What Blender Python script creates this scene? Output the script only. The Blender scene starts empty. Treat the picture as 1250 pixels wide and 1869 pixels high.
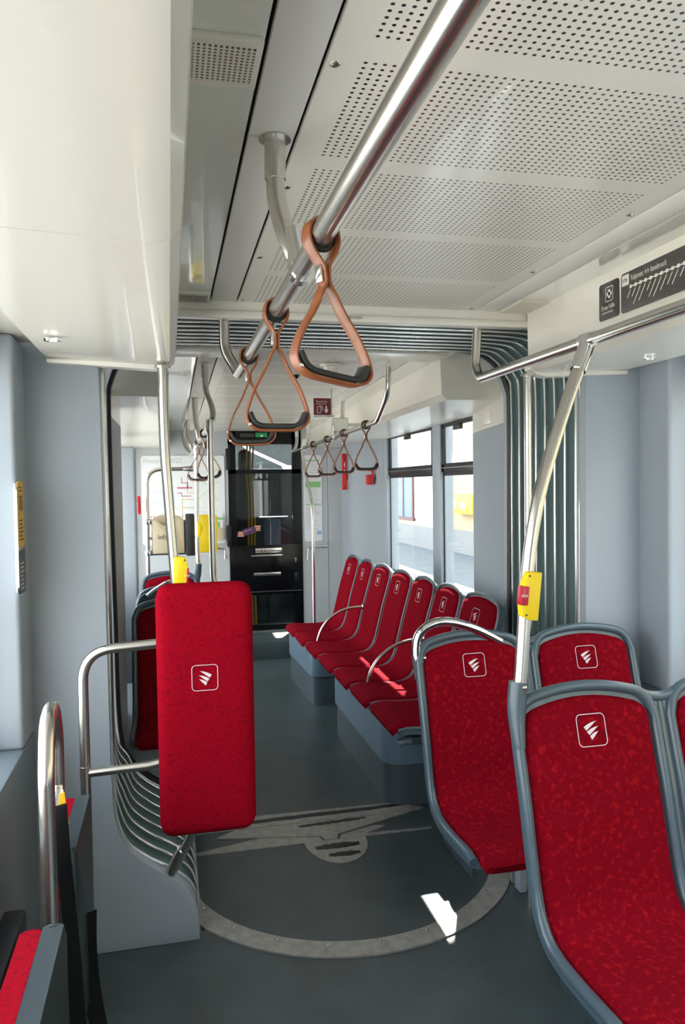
import bpy, bmesh, math, random
from mathutils import Vector, Matrix
random.seed(7)
S = bpy.context.scene
COL = S.collection
PI = math.pi

# ------------------------------------------------------------------ camera, light, exposure
cam = bpy.data.cameras.new('camera'); cam_o = bpy.data.objects.new('camera', cam); COL.objects.link(cam_o)
S.camera = cam_o
cam.sensor_fit = 'VERTICAL'; cam.sensor_height = 36.0; cam.lens = 1386 / 1869 * 36.0
cam.clip_start = 0.02; cam.clip_end = 300
th, pt, rl = math.radians(12.808), math.radians(2.0345), 0.015
fw = Vector((math.sin(th) * math.cos(pt), math.cos(th) * math.cos(pt), -math.sin(pt)))
r0 = Vector((math.cos(th), -math.sin(th), 0)); u0 = r0.cross(fw)
rt = r0 * math.cos(rl) - u0 * math.sin(rl); up = u0 * math.cos(rl) + r0 * math.sin(rl)
M = Matrix((rt, up, -fw)).transposed().to_4x4(); M.translation = Vector((-0.64, 0, 1.50))
cam_o.matrix_world = M

SKY, SUN, EXPOSURE = 3.2, 20.0, 0.92
S.view_settings.view_transform = 'Standard'; S.view_settings.look = 'None'
S.view_settings.gamma = 1.0; S.view_settings.use_curve_mapping = False
S.view_settings.exposure = EXPOSURE
W = bpy.data.worlds.new('sky'); S.world = W; W.use_nodes = True
nt = W.node_tree; bg = nt.nodes['Background']
tc = nt.nodes.new('ShaderNodeTexCoord'); sx = nt.nodes.new('ShaderNodeSeparateXYZ'); cr = nt.nodes.new('ShaderNodeValToRGB')
nt.links.new(tc.outputs['Generated'], sx.inputs[0]); nt.links.new(sx.outputs[2], cr.inputs[0]); nt.links.new(cr.outputs[0], bg.inputs[0])
cr.color_ramp.elements[0].position = 0.0; cr.color_ramp.elements[0].color = (1.0, 0.98, 0.95, 1)
cr.color_ramp.elements[1].position = 0.7; cr.color_ramp.elements[1].color = (0.80, 0.90, 1.0, 1)
bg.inputs[1].default_value = SKY
sun = bpy.data.lights.new('sun', 'SUN'); sun.energy = SUN; sun.angle = math.radians(0.53); sun.color = (1, 0.95, 0.86)
sun_o = bpy.data.objects.new('sun', sun); COL.objects.link(sun_o)
sun_o.rotation_euler = Vector((1.0, 2.14, 2.09)).to_track_quat('Z', 'Y').to_euler()
sun_o.location = (5, 12, 10)

# ------------------------------------------------------------------ materials
MAT = {}
def mat(name, col, rough=0.5, metal=0.0, coat=0.0, spec=0.5, emit=None):
    m = bpy.data.materials.new(name); m.use_nodes = True; b = m.node_tree.nodes['Principled BSDF']
    b.inputs['Base Color'].default_value = (*col, 1); b.inputs['Roughness'].default_value = rough
    b.inputs['Metallic'].default_value = metal; b.inputs['Specular IOR Level'].default_value = spec
    b.inputs['Coat Weight'].default_value = coat
    if emit: b.inputs['Emission Color'].default_value = (*col, 1); b.inputs['Emission Strength'].default_value = emit
    MAT[name] = m
    return m
def noise_mix(name, c1, c2, scale, rough=0.5, lo=0.4, hi=0.6, detail=4, bump=0.0, bscale=None, stretch=None, vor=False, **k):
    m = mat(name, c1, rough, **k); n = m.node_tree.nodes; l = m.node_tree.links; b = n['Principled BSDF']
    t = n.new('ShaderNodeTexCoord'); mp = n.new('ShaderNodeMapping'); l.new(t.outputs['Object'], mp.inputs[0])
    if stretch: mp.inputs['Scale'].default_value = stretch
    x = n.new('ShaderNodeTexNoise'); x.inputs['Scale'].default_value = scale; x.inputs['Detail'].default_value = detail
    l.new(mp.outputs[0], x.inputs['Vector'])
    r = n.new('ShaderNodeValToRGB'); r.color_ramp.elements[0].position = lo; r.color_ramp.elements[1].position = hi
    r.color_ramp.elements[0].color = (*c1, 1); r.color_ramp.elements[1].color = (*c2, 1)
    l.new(x.outputs['Fac'], r.inputs[0]); l.new(r.outputs[0], b.inputs['Base Color'])
    if bump:
        y = n.new('ShaderNodeTexNoise'); y.inputs['Scale'].default_value = bscale or scale; l.new(mp.outputs[0], y.inputs['Vector'])
        bp = n.new('ShaderNodeBump'); bp.inputs['Strength'].default_value = bump; bp.inputs['Distance'].default_value = 0.002
        l.new(y.outputs['Fac'], bp.inputs['Height']); l.new(bp.outputs[0], b.inputs['Normal'])
    return m
noise_mix('grp', (0.345, 0.385, 0.43), (0.23, 0.26, 0.295), 420, 0.45, 0.62, 0.74, 2)
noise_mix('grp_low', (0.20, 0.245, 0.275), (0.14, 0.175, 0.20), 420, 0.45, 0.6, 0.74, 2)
mat('cream', (0.78, 0.74, 0.655), 0.28, coat=0.3)
mat('cream_matt', (0.74, 0.71, 0.645), 0.45)
mat('panel_grey', (0.50, 0.52, 0.535), 0.4)
mat('strip_cover', (0.74, 0.74, 0.65), 0.12, coat=0.6)
mat('grille_cream', (0.70, 0.66, 0.56), 0.4)
mat('black', (0.006, 0.007, 0.008), 0.35)
mat('gloss_black', (0.004, 0.004, 0.005), 0.2, spec=0.25)
mat('rubber', (0.012, 0.013, 0.014), 0.55)
mat('grip', (0.018, 0.019, 0.018), 0.6)
mat('steel', (0.62, 0.60, 0.56), 0.24, 1.0)
mat('chrome', (0.80, 0.80, 0.80), 0.08, 1.0)
mat('alu', (0.70, 0.70, 0.68), 0.24, 1.0)
mat('frame_blue', (0.062, 0.098, 0.125), 0.33, coat=0.25)
mat('frame_grey', (0.10, 0.14, 0.165), 0.35, coat=0.2)
mat('shell_dark', (0.03, 0.045, 0.055), 0.45)
mat('yellow', (0.85, 0.62, 0.01), 0.35)
mat('orange_yellow', (0.80, 0.45, 0.015), 0.4)
mat('stop_red', (0.45, 0.02, 0.04), 0.25)
mat('alarm_red', (0.62, 0.02, 0.02), 0.35)
mat('sign_red', (0.19, 0.008, 0.02), 0.4)
mat('white', (0.85, 0.85, 0.84), 0.4)
mat('paper', (0.80, 0.82, 0.84), 0.5)
mat('kraft', (0.60, 0.51, 0.36), 0.55)
mat('ink', (0.05, 0.055, 0.06), 0.5)
mat('sign_brown', (0.050, 0.046, 0.044), 0.3)
mat('sign_text', (0.75, 0.73, 0.66), 0.5)
mat('green', (0.01, 0.30, 0.10), 0.4)
mat('light_green', (0.25, 0.55, 0.22), 0.5)
mat('blue_print', (0.30, 0.50, 0.70), 0.5)
mat('emblem_white', (0.72, 0.62, 0.66), 0.7)
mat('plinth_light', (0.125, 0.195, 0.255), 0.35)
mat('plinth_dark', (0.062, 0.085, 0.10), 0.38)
mat('belt', (0.008, 0.009, 0.011), 0.8, spec=0.1)
mat('purple', (0.10, 0.03, 0.10), 0.5)
mat('cab_dark', (0.025, 0.028, 0.03), 0.5)
mat('cab_blue', (0.12, 0.20, 0.33), 0.5)
mat('bellows_fabric', (0.10, 0.165, 0.17), 0.5)
noise_mix('plate', (0.40, 0.38, 0.35), (0.27, 0.255, 0.235), 30, 0.42, 0.35, 0.75, 6, metal=0.25)
noise_mix('leather', (0.27, 0.085, 0.024), (0.17, 0.045, 0.014), 25, 0.42, 0.3, 0.7, 3, coat=0.1)
noise_mix('floor', (0.063, 0.082, 0.085), (0.045, 0.059, 0.062), 6, 0.38, 0.35, 0.7, 6, bump=0.06, bscale=300)
noise_mix('fabric', (0.17, 0.0015, 0.008), (0.30, 0.006, 0.010), 75, 0.9, 0.52, 0.74, 3, spec=0.04, bump=0.25, bscale=900)
noise_mix('pad_fabric', (0.28, 0.002, 0.011), (0.17, 0.002, 0.011), 120, 0.9, 0.50, 0.72, 3, spec=0.04, bump=0.25, bscale=900)
noise_mix('far_fabric', (0.22, 0.0015, 0.009), (0.18, 0.0015, 0.009), 60, 0.9, 0.4, 0.6, 2, spec=0.04)
noise_mix('asphalt', (0.46, 0.45, 0.43), (0.40, 0.39, 0.37), 3, 0.8, 0.3, 0.7, 6)
noise_mix('road', (0.15, 0.17, 0.19), (0.12, 0.14, 0.155), 3, 0.85, 0.3, 0.7, 6)
noise_mix('render_wall', (0.50, 0.43, 0.27), (0.47, 0.40, 0.25), 3, 0.9, 0.3, 0.7, 6)
mat('render_lit', (0.62, 0.58, 0.47), 0.9)  # sunlit stretch of the house render, its light put into a paler colour
mat('house_base', (0.27, 0.28, 0.28), 0.9)
mat('maroon', (0.12, 0.03, 0.04), 0.5)
mat('sunlit_line', (0.75, 0.74, 0.70), 0.8)
mat('box_yellow', (0.75, 0.42, 0.06), 0.5)

def glass_mat(name, tint, base):                # thin pane: clear, with a mirror share that grows at grazing angles
    m = bpy.data.materials.new(name); m.use_nodes = True; n = m.node_tree.nodes; l = m.node_tree.links
    n.remove(n['Principled BSDF']); out = n['Material Output']
    tr = n.new('ShaderNodeBsdfTransparent'); tr.inputs[0].default_value = (*tint, 1)
    gl = n.new('ShaderNodeBsdfGlossy'); gl.inputs['Roughness'].default_value = 0.02
    lw = n.new('ShaderNodeLayerWeight'); lw.inputs[0].default_value = 0.5
    pw = n.new('ShaderNodeMath'); pw.operation = 'POWER'; l.new(lw.outputs['Facing'], pw.inputs[0]); pw.inputs[1].default_value = 4.0
    ma = n.new('ShaderNodeMath'); ma.operation = 'MULTIPLY_ADD'; l.new(pw.outputs[0], ma.inputs[0]); ma.inputs[1].default_value = 0.30; ma.inputs[2].default_value = base
    mx = n.new('ShaderNodeMixShader'); l.new(ma.outputs[0], mx.inputs[0]); l.new(tr.outputs[0], mx.inputs[1]); l.new(gl.outputs[0], mx.inputs[2])
    l.new(mx.outputs[0], out.inputs[0]); MAT[name] = m
glass_mat('glass', (0.96, 0.975, 0.975), 0.03)
glass_mat('door_glass', (0.70, 0.74, 0.74), 0.05)

def hole_material():            # sheet metal punched with a square grid of holes, in blocks of twenty-two rows
    m = mat('perforated', (0.82, 0.775, 0.69), 0.32, coat=0.15); n = m.node_tree.nodes; l = m.node_tree.links; b = n['Principled BSDF']
    g = n.new('ShaderNodeNewGeometry'); s = n.new('ShaderNodeSeparateXYZ'); l.new(g.outputs['Position'], s.inputs[0])
    def mth(op, a, bb=None, c=None):
        x = n.new('ShaderNodeMath'); x.operation = op
        for i, v in enumerate((a, bb, c)):
            if v is None: continue
            if isinstance(v, (int, float)): x.inputs[i].default_value = v
            else: l.new(v, x.inputs[i])
        return x.outputs[0]
    px, py = 0.01425, 0.01396
    X, Y = s.outputs[0], s.outputs[1]
    fx = mth('SUBTRACT', mth('FRACT', mth('DIVIDE', mth('ADD', X, 0.354 + px * 20.5), px)), 0.5)
    yb = mth('FLOORED_MODULO', mth('SUBTRACT', Y, 1.066 - 0.007), 0.3725)
    fy = mth('SUBTRACT', mth('FRACT', mth('DIVIDE', yb, px * 0.98)), 0.5)
    d = mth('SQRT', mth('ADD', mth('MULTIPLY', fx, fx), mth('MULTIPLY', fy, fy)))
    hole = mth('LESS_THAN', d, 0.215)
    ok = mth('MULTIPLY', mth('LESS_THAN', yb, 0.3212), mth('LESS_THAN', mth('ABSOLUTE', mth('ADD', X, 0.0045)), 0.357))
    f = mth('MULTIPLY', hole, ok)
    mx = n.new('ShaderNodeMix'); mx.data_type = 'RGBA'; l.new(f, mx.inputs[0])
    mx.inputs[6].default_value = (0.82, 0.775, 0.69, 1); mx.inputs[7].default_value = (0.03, 0.015, 0.015, 1)
    l.new(mx.outputs[2], b.inputs['Base Color'])
hole_material()
def dots_material(name, base, dark, p, r, axis):
    m = mat(name, base, 0.4); n = m.node_tree.nodes; l = m.node_tree.links; b = n['Principled BSDF']
    g = n.new('ShaderNodeNewGeometry'); s = n.new('ShaderNodeSeparateXYZ'); l.new(g.outputs['Position'], s.inputs[0])
    vs = []
    for a in axis:
        x = n.new('ShaderNodeMath'); x.operation = 'DIVIDE'; l.new(s.outputs[a], x.inputs[0]); x.inputs[1].default_value = p
        y = n.new('ShaderNodeMath'); y.operation = 'FRACT'; l.new(x.outputs[0], y.inputs[0])
        z = n.new('ShaderNodeMath'); z.operation = 'SUBTRACT'; l.new(y.outputs[0], z.inputs[0]); z.inputs[1].default_value = 0.5
        q = n.new('ShaderNodeMath'); q.operation = 'MULTIPLY'; l.new(z.outputs[0], q.inputs[0]); l.new(z.outputs[0], q.inputs[1]); vs.append(q.outputs[0])
    a = n.new('ShaderNodeMath'); a.operation = 'ADD'; l.new(vs[0], a.inputs[0]); l.new(vs[1], a.inputs[1])
    h = n.new('ShaderNodeMath'); h.operation = 'LESS_THAN'; l.new(a.outputs[0], h.inputs[0]); h.inputs[1].default_value = r * r
    mx = n.new('ShaderNodeMix'); mx.data_type = 'RGBA'; l.new(h.outputs[0], mx.inputs[0])
    mx.inputs[6].default_value = (*base, 1); mx.inputs[7].default_value = (*dark, 1); l.new(mx.outputs[2], b.inputs['Base Color'])
dots_material('grille_dots', (0.70, 0.66, 0.56), (0.10, 0.08, 0.06), 0.0075, 0.28, (0, 1))

# ------------------------------------------------------------------ mesh helpers
class MB:
    def __init__(s): s.b = bmesh.new()
    def poly(s, pts): return s.b.faces.new([s.b.verts.new(p) for p in pts])
    def box(s, x0, x1, y0, y1, z0, z1, bev=0.0, rot=None, piv=None, seg=2):
        t = bmesh.new(); bmesh.ops.create_cube(t, size=1.0)
        for v in t.verts:
            v.co = Vector(((x0 + x1) / 2 + v.co.x * (x1 - x0), (y0 + y1) / 2 + v.co.y * (y1 - y0), (z0 + z1) / 2 + v.co.z * (z1 - z0)))
        if bev: bmesh.ops.bevel(t, geom=t.edges[:], offset=bev, segments=seg, affect='EDGES', profile=0.5)
        if rot is not None:
            p = Vector(piv) if piv else Vector(((x0 + x1) / 2, (y0 + y1) / 2, (z0 + z1) / 2))
            for v in t.verts: v.co = rot @ (v.co - p) + p
        s.add(t); return s
    def add(s, t):
        mp = {v: s.b.verts.new(v.co) for v in t.verts}
        for f in t.faces:
            try: s.b.faces.new([mp[v] for v in f.verts])
            except ValueError: pass
        t.free()
    def tube(s, pts, r, n=12, cap=True, closed=False):
        pts = [Vector(p) for p in pts]; N = len(pts); rings = []
        prev = None
        for i, p in enumerate(pts):
            if closed: d = pts[(i + 1) % N] - pts[i - 1]
            else: d = pts[min(i + 1, N - 1)] - pts[max(i - 1, 0)]
            d.normalize()
            if prev is None:
                a = d.orthogonal().normalized()
            else:
                a = (prev - d * prev.dot(d)).normalized()
            prev = a; c = d.cross(a); rr = r(i / (N - 1)) if callable(r) else r
            rings.append([s.b.verts.new(p + (a * math.cos(2 * PI * k / n) + c * math.sin(2 * PI * k / n)) * rr) for k in range(n)])
        m = N if closed else N - 1
        for i in range(m):
            A, B = rings[i], rings[(i + 1) % N]
            sh = 0
            if closed and i == N - 1:
                sh = min(range(n), key=lambda q: (B[q].co - A[0].co).length)
            for k in range(n): s.b.faces.new((A[k], A[(k + 1) % n], B[(k + 1 + sh) % n], B[(k + sh) % n]))
        if cap and not closed:
            s.b.faces.new(rings[0][::-1]); s.b.faces.new(rings[-1])
        return s
    def band(s, pts, wdir, w, t, closed=True):       # flat strap: width w along wdir, thickness t
        pts = [Vector(p) for p in pts]; N = len(pts); wd = Vector(wdir).normalized(); R = []
        for i, p in enumerate(pts):
            d = (pts[(i + 1) % N] - pts[i - 1]) if closed else (pts[min(i + 1, N - 1)] - pts[max(i - 1, 0)])
            d.normalize(); nn = d.cross(wd).normalized(); ww = w(i / N) if callable(w) else w
            R.append([s.b.verts.new(p + wd * (a * ww / 2) + nn * (b * t / 2)) for a, b in ((-1, -.6), (-.85, -1), (.85, -1), (1, -.6), (1, .6), (.85, 1), (-.85, 1), (-1, .6))])
        for i in range(N if closed else N - 1):
            A, B = R[i], R[(i + 1) % N]
            for k in range(8): s.b.faces.new((A[k], A[(k + 1) % 8], B[(k + 1) % 8], B[k]))
        if not closed: s.b.faces.new(R[0][::-1]); s.b.faces.new(R[-1])
        return s
    def prism(s, pts, axis, a, b, bev=0):            # polygon extruded along an axis from a to b
        def P(p, t):
            return {'x': (t, p[0], p[1]), 'y': (p[0], t, p[1]), 'z': (p[0], p[1], t)}[axis]
        t = bmesh.new()
        A = [t.verts.new(P(p, a)) for p in pts]; B = [t.verts.new(P(p, b)) for p in pts]
        t.faces.new(A); t.faces.new(B[::-1])
        for i in range(len(pts)):
            j = (i + 1) % len(pts); t.faces.new((A[i], B[i], B[j], A[j]))
        if bev: bmesh.ops.bevel(t, geom=t.edges[:], offset=bev, segments=2, affect='EDGES', profile=0.5)
        s.add(t); return s
    def cyl(s, p0, p1, r, n=16, r2=None):
        rr = r if r2 is None else (lambda f: r + (r2 - r) * f)
        return s.tube([p0, p1], rr, n)
    def disc(s, c, r, h, n=20):
        return s.cyl((c[0], c[1], c[2]), (c[0], c[1], c[2] + h), r, n)
    def dome(s, c, r, h, axis=(0, 0, 1), n=14, m=5):
        ax = Vector(axis).normalized(); a = ax.orthogonal().normalized(); b = ax.cross(a); c = Vector(c); R = []
        for i in range(m):
            q = PI / 2 * i / m
            R.append([s.b.verts.new(c + (a * math.cos(2 * PI * k / n) + b * math.sin(2 * PI * k / n)) * r * math.cos(q) + ax * h * math.sin(q)) for k in range(n)])
        top = s.b.verts.new(c + ax * h)
        for i in range(m - 1):
            for k in range(n): s.b.faces.new((R[i][k], R[i][(k + 1) % n], R[i + 1][(k + 1) % n], R[i + 1][k]))
        for k in range(n): s.b.faces.new((R[-1][k], R[-1][(k + 1) % n], top))
        s.b.faces.new(R[0][::-1])
        return s

def base_of(o):
    v = Vector((0, 0, 0))
    while o: v += o.location; o = o.parent
    return v
def obj(name, mb, m, parent=None, smooth=38):
    b = mb.b; bmesh.ops.recalc_face_normals(b, faces=b.faces[:])
    off = base_of(parent)
    if off.length: bmesh.ops.translate(b, verts=b.verts[:], vec=-off)
    me = bpy.data.meshes.new(name); b.to_mesh(me); b.free()
    me.materials.append(MAT[m])
    if smooth:
        me.polygons.foreach_set('use_smooth', [True] * len(me.polygons)); me.set_sharp_from_angle(angle=math.radians(smooth))
    o = bpy.data.objects.new(name, me); COL.objects.link(o)
    if parent: o.parent = parent
    return o
def tag(o, label, cat, group=None):
    o['label'] = label; o['category'] = cat
    if group: o['group'] = group
    return o
def thing(name, label, cat, loc, group=None):
    o = bpy.data.objects.new(name, None); COL.objects.link(o); o.location = loc; o.empty_display_size = 0.05
    return tag(o, label, cat, group)
def struct(name, mb, m, smooth=38):
    o = obj(name, mb, m, None, smooth); o['kind'] = 'structure'; return o
def copy_tree(o, parent=None):
    c = o.copy(); COL.objects.link(c)
    if parent: c.parent = parent
    for ch in list(o.children): copy_tree(ch, c)
    return c
def text(body, size, m, parent, loc, rot, name='lettering', align='LEFT', ext=0.0004, sx_=1.0):
    cu = bpy.data.curves.new(name, 'FONT'); cu.body = body; cu.size = size; cu.extrude = ext; cu.align_x = align
    tmp = bpy.data.objects.new('tmp', cu); COL.objects.link(tmp)
    me = bpy.data.meshes.new_from_object(tmp.evaluated_get(bpy.context.evaluated_depsgraph_get()))
    bpy.data.objects.remove(tmp); bpy.data.curves.remove(cu); me.name = name
    me.materials.clear(); me.materials.append(MAT[m]); o = bpy.data.objects.new(name, me); COL.objects.link(o)
    o.parent = parent; o.location = Vector(loc) - base_of(parent); o.rotation_euler = rot; o.scale = (sx_, 1, 1)
    return o
FACE_BACK = (PI / 2, 0, 0)                 # reads when seen looking along +y
FACE_LEFT = (PI / 2, 0, -PI / 2)           # on a wall at the right, facing -x
FACE_RIGHT = (PI / 2, 0, PI / 2)
def catmull(P, n=8, closed=False):
    P = [Vector(p) for p in P]; out = []; N = len(P)
    for i in range(N if closed else N - 1):
        g = lambda k: P[k % N] if closed else P[max(0, min(N - 1, k))]
        a, b, c, d = g(i - 1), g(i), g(i + 1), g(i + 2)
        for j in range(n):
            t = j / n
            out.append(0.5 * ((2 * b) + (c - a) * t + (2 * a - 5 * b + 4 * c - d) * t * t + (3 * b - a - 3 * c + d) * t ** 3))
    if not closed: out.append(P[-1])
    return out
def fillet(P, r, n=6, closed=False):
    P = [Vector(p) for p in P]; out = []; N = len(P)
    for i in range(N):
        if not closed and i in (0, N - 1): out.append(P[i]); continue
        p, a, c = P[i], P[i - 1], P[(i + 1) % N]
        ri = r[i] if isinstance(r, (list, tuple)) else r
        da, dc = (a - p), (c - p); la, lc = da.length, dc.length; da.normalize(); dc.normalize()
        ang = da.angle(dc)
        if ri <= 0 or abs(ang - PI) < 1e-3: out.append(p); continue
        t = min(ri / math.tan(ang / 2), la * 0.48, lc * 0.48)
        A, C = p + da * t, p + dc * t
        for j in range(n + 1):
            f = j / n; out.append(A * (1 - f) ** 2 + p * 2 * f * (1 - f) + C * f * f)
    return out
def rrect(cx, cy, w, h, r, n=5):
    pts = []
    for sx2, sy2, a0 in ((1, 1, 0), (-1, 1, 90), (-1, -1, 180), (1, -1, 270)):
        for k in range(n + 1):
            a = math.radians(a0 + 90 * k / n)
            pts.append((cx + sx2 * (w / 2 - r) + r * math.cos(a), cy + sy2 * (h / 2 - r) + r * math.sin(a)))
    return pts
zc = lambda y: 2.1 - 0.025 * max(0, y - 3.3)          # ceiling height of the far car
zs = lambda y: 1.90 - 0.012 * max(0, y - 3.3)

# ================================================================== SETTING: near car
YB = -2.6
struct('floor', MB().box(-1.16, 1.16, YB, 6.53, -0.06, 0.0), 'floor')
# floor of the driver's end, one step up
struct('trim_1', MB().box(-1.0, 1.0, 6.51, 8.6, -0.02, 0.15, 0.006), 'floor')

# ceiling: dark backing slab and the separate panels hung under it
struct('ceiling', MB().box(-1.22, 1.22, YB, 9.0, 2.16, 2.22).box(-0.66, 0.66, YB, 2.53, 2.118, 2.16), 'black')
k = 2
def trim(mb, m, smooth=38):
    global k
    o = struct('trim_%d' % k, mb, m, smooth); k += 1; return o
trim(MB().box(-0.4095, 0.4065, YB, 2.50, 2.10, 2.112, 0.002), 'perforated')
for s in (-1, 1):
    x0, x1 = sorted((s * 0.416, s * 0.494))
    for a, b in ((YB, 1.322), (1.326, 2.50)): trim(MB().box(x0, x1, a, b, 2.10, 2.112, 0.0015), 'cream_matt')
    x0, x1 = sorted((s * 0.501, s * 0.612))
    trim(MB().box(x0, x1, YB, 2.52, 2.101, 2.114), 'strip_cover')
for s in (-1, 1):                                    # bulging boxes above the windows, in two lengths
    for a, b in ((YB, 1.248), (1.252, 2.49)):
        prof = [(s * 0.605, 2.115), (s * 0.608, 1.95), (s * 0.613, 1.912), (s * 0.63, 1.893), (s * 0.66, 1.887), (s * 1.0, 1.905), (s * 1.0, 1.945),
                (s * 1.2, 1.955), (s * 1.2, 2.17), (s * 0.62, 2.17)]
        trim(MB().prism(prof, 'y', a, b), 'cream', 30)
    lip = [(s * 0.612, 1.93), (s * 0.615, 1.90), (s * 0.64, 1.879), (s * 0.68, 1.874), (s * 1.0, 1.889), (s * 1.0, 1.905), (s * 0.66, 1.893)]
    trim(MB().prism(lip, 'y', 2.484, 2.535, 0.003), 'cream')
for (x0, x1) in ((0.503, 0.608),):                   # cream end plate in the right light strip
    trim(MB().box(x0, x1, 2.33, 2.50, 2.094, 2.101), 'grille_cream')
# header beam across the gangway mouth
beam = MB().box(-0.612, 0.612, 2.50, 2.56, 2.050, 2.125, 0.006).box(-0.612, 0.612, 2.492, 2.51, 2.046, 2.070, 0.004)
trim(beam, 'cream')

# end walls either side of the gangway mouth
def endwall(s):
    prof = [(1.13, 0.0), (0.575, 0.0), (0.575, 0.075), (0.588, 0.135), (0.612, 0.18), (0.65, 0.215), (0.735, 0.266), (0.79, 0.315), (0.822, 0.37), (0.837, 0.44),
            (0.844, 0.60), (0.848, 1.75), (0.848, 1.96), (1.13, 1.96)]
    return MB().prism([(s * x, z) for x, z in prof], 'y', 2.515, 2.56, 0.004)
o = struct('wall_left', endwall(-1), 'grp'); struct('wall_right', endwall(1), 'grp')
struct('wall_back', MB().box(-1.2, 1.2, YB - 0.05, YB, 0, 2.2), 'panel_grey')
# side walls with window openings
for s, nm in ((-1, 'left'), (1, 'right')):
    a = lambda x0, x1: sorted((s * x0, s * x1))
    x0, x1 = a(1.07, 1.20)
    struct('wall_%s' % nm, MB().box(x0, x1, 2.345, 2.53, 0.74, 1.95, 0.014, seg=4), 'grp')
    struct('wall_%s' % nm, MB().box(x0, x1, YB, 2.53, 0.0, 0.742, 0.008), 'grp_low')
    struct('wall_%s' % nm, MB().box(*a(1.12, 1.22), YB, 2.53, 1.945, 2.16), 'grp')
    struct('wall_%s' % nm, MB().box(x0, x1, -0.35, -0.10, 0.74, 1.95, 0.014), 'grp')
    struct('wall_%s' % nm, MB().box(x0, x1, YB, -1.9, 0.74, 1.95, 0.014), 'grp')
    wi = 1 if s < 0 else 2
    for (ya, yb) in ((-0.10, 2.345),):
        fr = bpy.data.objects.new('window_%d' % wi, None); COL.objects.link(fr); fr.location = (s * 1.18, 1.1, 0.76); fr['kind'] = 'structure'
        m_ = MB(); xa, xb = a(1.165, 1.195)
        m_.box(xa, xb, ya, yb, 0.742, 0.775).box(xa, xb, ya, yb, 1.87, 1.945).box(xa, xb, yb - 0.03, yb, 0.742, 1.945).box(xa, xb, ya, ya + 0.03, 0.742, 1.945)
        obj('window_frame', m_, 'black', fr)
        obj('window_pane', MB().box(*a(1.178, 1.184), ya + 0.02, yb - 0.02, 0.76, 1.90), 'glass', fr)

# ================================================================== gangway bellows
bel = thing('gangway_bellows', 'folded grey bellows with bright aluminium hoops joining the two cars', 'bellows', (0, 2.9, 0))
def loop(y):
    f = (y - 2.56) / 0.7; x = 0.845 + 0.045 * f; dz = 0.03 * f
    P = [(0.578, 0.0), (0.578, 0.09), (0.60, 0.165), (0.65, 0.213), (0.735, 0.266), (0.80, 0.325), (0.832, 0.40), (x - 0.004, 0.50),
         (x, 0.8), (x, 1.4), (x, 1.86 + dz), (x - 0.02, 1.95 + dz), (x - 0.085, 2.03 + dz), (x - 0.185, 2.062 + dz), (0.3, 2.066 + dz)]
    R = [(px, y, pz) for px, pz in P]
    return R + [(-px, y, pz) for px, pz in reversed(P) if True]
def grow(P, d):                                   # push an outline outwards
    out = []
    for i, p in enumerate(P):
        a, c = Vector(P[max(0, i - 1)]), Vector(P[min(len(P) - 1, i + 1)]); t = (c - a); n = Vector((t.z, 0, -t.x)).normalized()
        out.append(Vector(p) - n * d * (-1))
    return out
ys = [2.575 + i * 0.0225 for i in range(31)]
mb = MB(); rings = []
for i, y in enumerate(ys):
    P = grow(loop(y), 0.028 if i % 4 == 2 else (0.018 if i % 2 else 0.006))
    P = catmull(P, 3)
    rings.append([mb.b.verts.new(p) for p in P])
for A, B in zip(rings, rings[1:]):
    for i in range(len(A) - 1): mb.b.faces.new((A[i], A[i + 1], B[i + 1], B[i]))
obj('bellows_fabric', mb, 'bellows_fabric', bel, 60)
for i in range(0, 31, 4):
    obj('hoop', MB().band(catmull(loop(ys[i]), 4), (0, 1, 0), 0.013, 0.014, closed=False), 'alu', bel, 50)
rv = MB()
for i in range(2, 31, 4):                          # small rivets along the cloth
    for q in grow(catmull(loop(ys[i]), 4), 0.024)[28:-28:1]: rv.dome(q, 0.003, 0.003, (0, -1, 0), 6, 2)
o = obj('rivet', rv, 'alu', bel); o['kind'] = 'stuff'

# ================================================================== turntable in the floor
tt = thing('gangway_turntable', 'round floor plate with worn metal rim under the gangway', 'turntable', (0, 2.975, 0))
def ring(cx, cy, r0_, r1_, a0, a1, z0, z1, n=60):
    o_ = [(cx + r1_ * math.cos(a0 + (a1 - a0) * i / n), cy + r1_ * math.sin(a0 + (a1 - a0) * i / n)) for i in range(n + 1)]
    i_ = [(cx + r0_ * math.cos(a0 + (a1 - a0) * i / n), cy + r0_ * math.sin(a0 + (a1 - a0) * i / n)) for i in range(n + 1)]
    m_ = MB(); V = lambda p, z: m_.b.verts.new((p[0], p[1], z))
    T = [(V(a, z1), V(b, z1), V(a, z0), V(b, z0)) for a, b in zip(i_, o_)]
    for A, B in zip(T, T[1:]):
        m_.b.faces.new((A[0], A[1], B[1], B[0])); m_.b.faces.new((A[1], A[3], B[3], B[1])); m_.b.faces.new((A[2], A[0], B[0], B[2]))
    return m_
obj('floor_disc', MB().prism([(0.604 * math.cos(a), 2.975 + 0.604 * math.sin(a)) for a in [PI + (PI + 0.0) * i / 50 for i in range(51)]] + [(0.604, 3.085), (-0.604, 3.085)], 'z', 0.0, 0.0035), 'floor', tt)
obj('metal_rim', ring(0, 2.975, 0.605, 0.687, PI * 1.0, PI * 2.0, 0, 0.006), 'plate', tt)
for i in range(11):
    a = PI * (1.06 + 0.088 * i)
    obj('screw', MB().dome((0.622 * math.cos(a), 2.975 + 0.622 * math.sin(a), 0.006), 0.006, 0.002), 'steel', tt)
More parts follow.
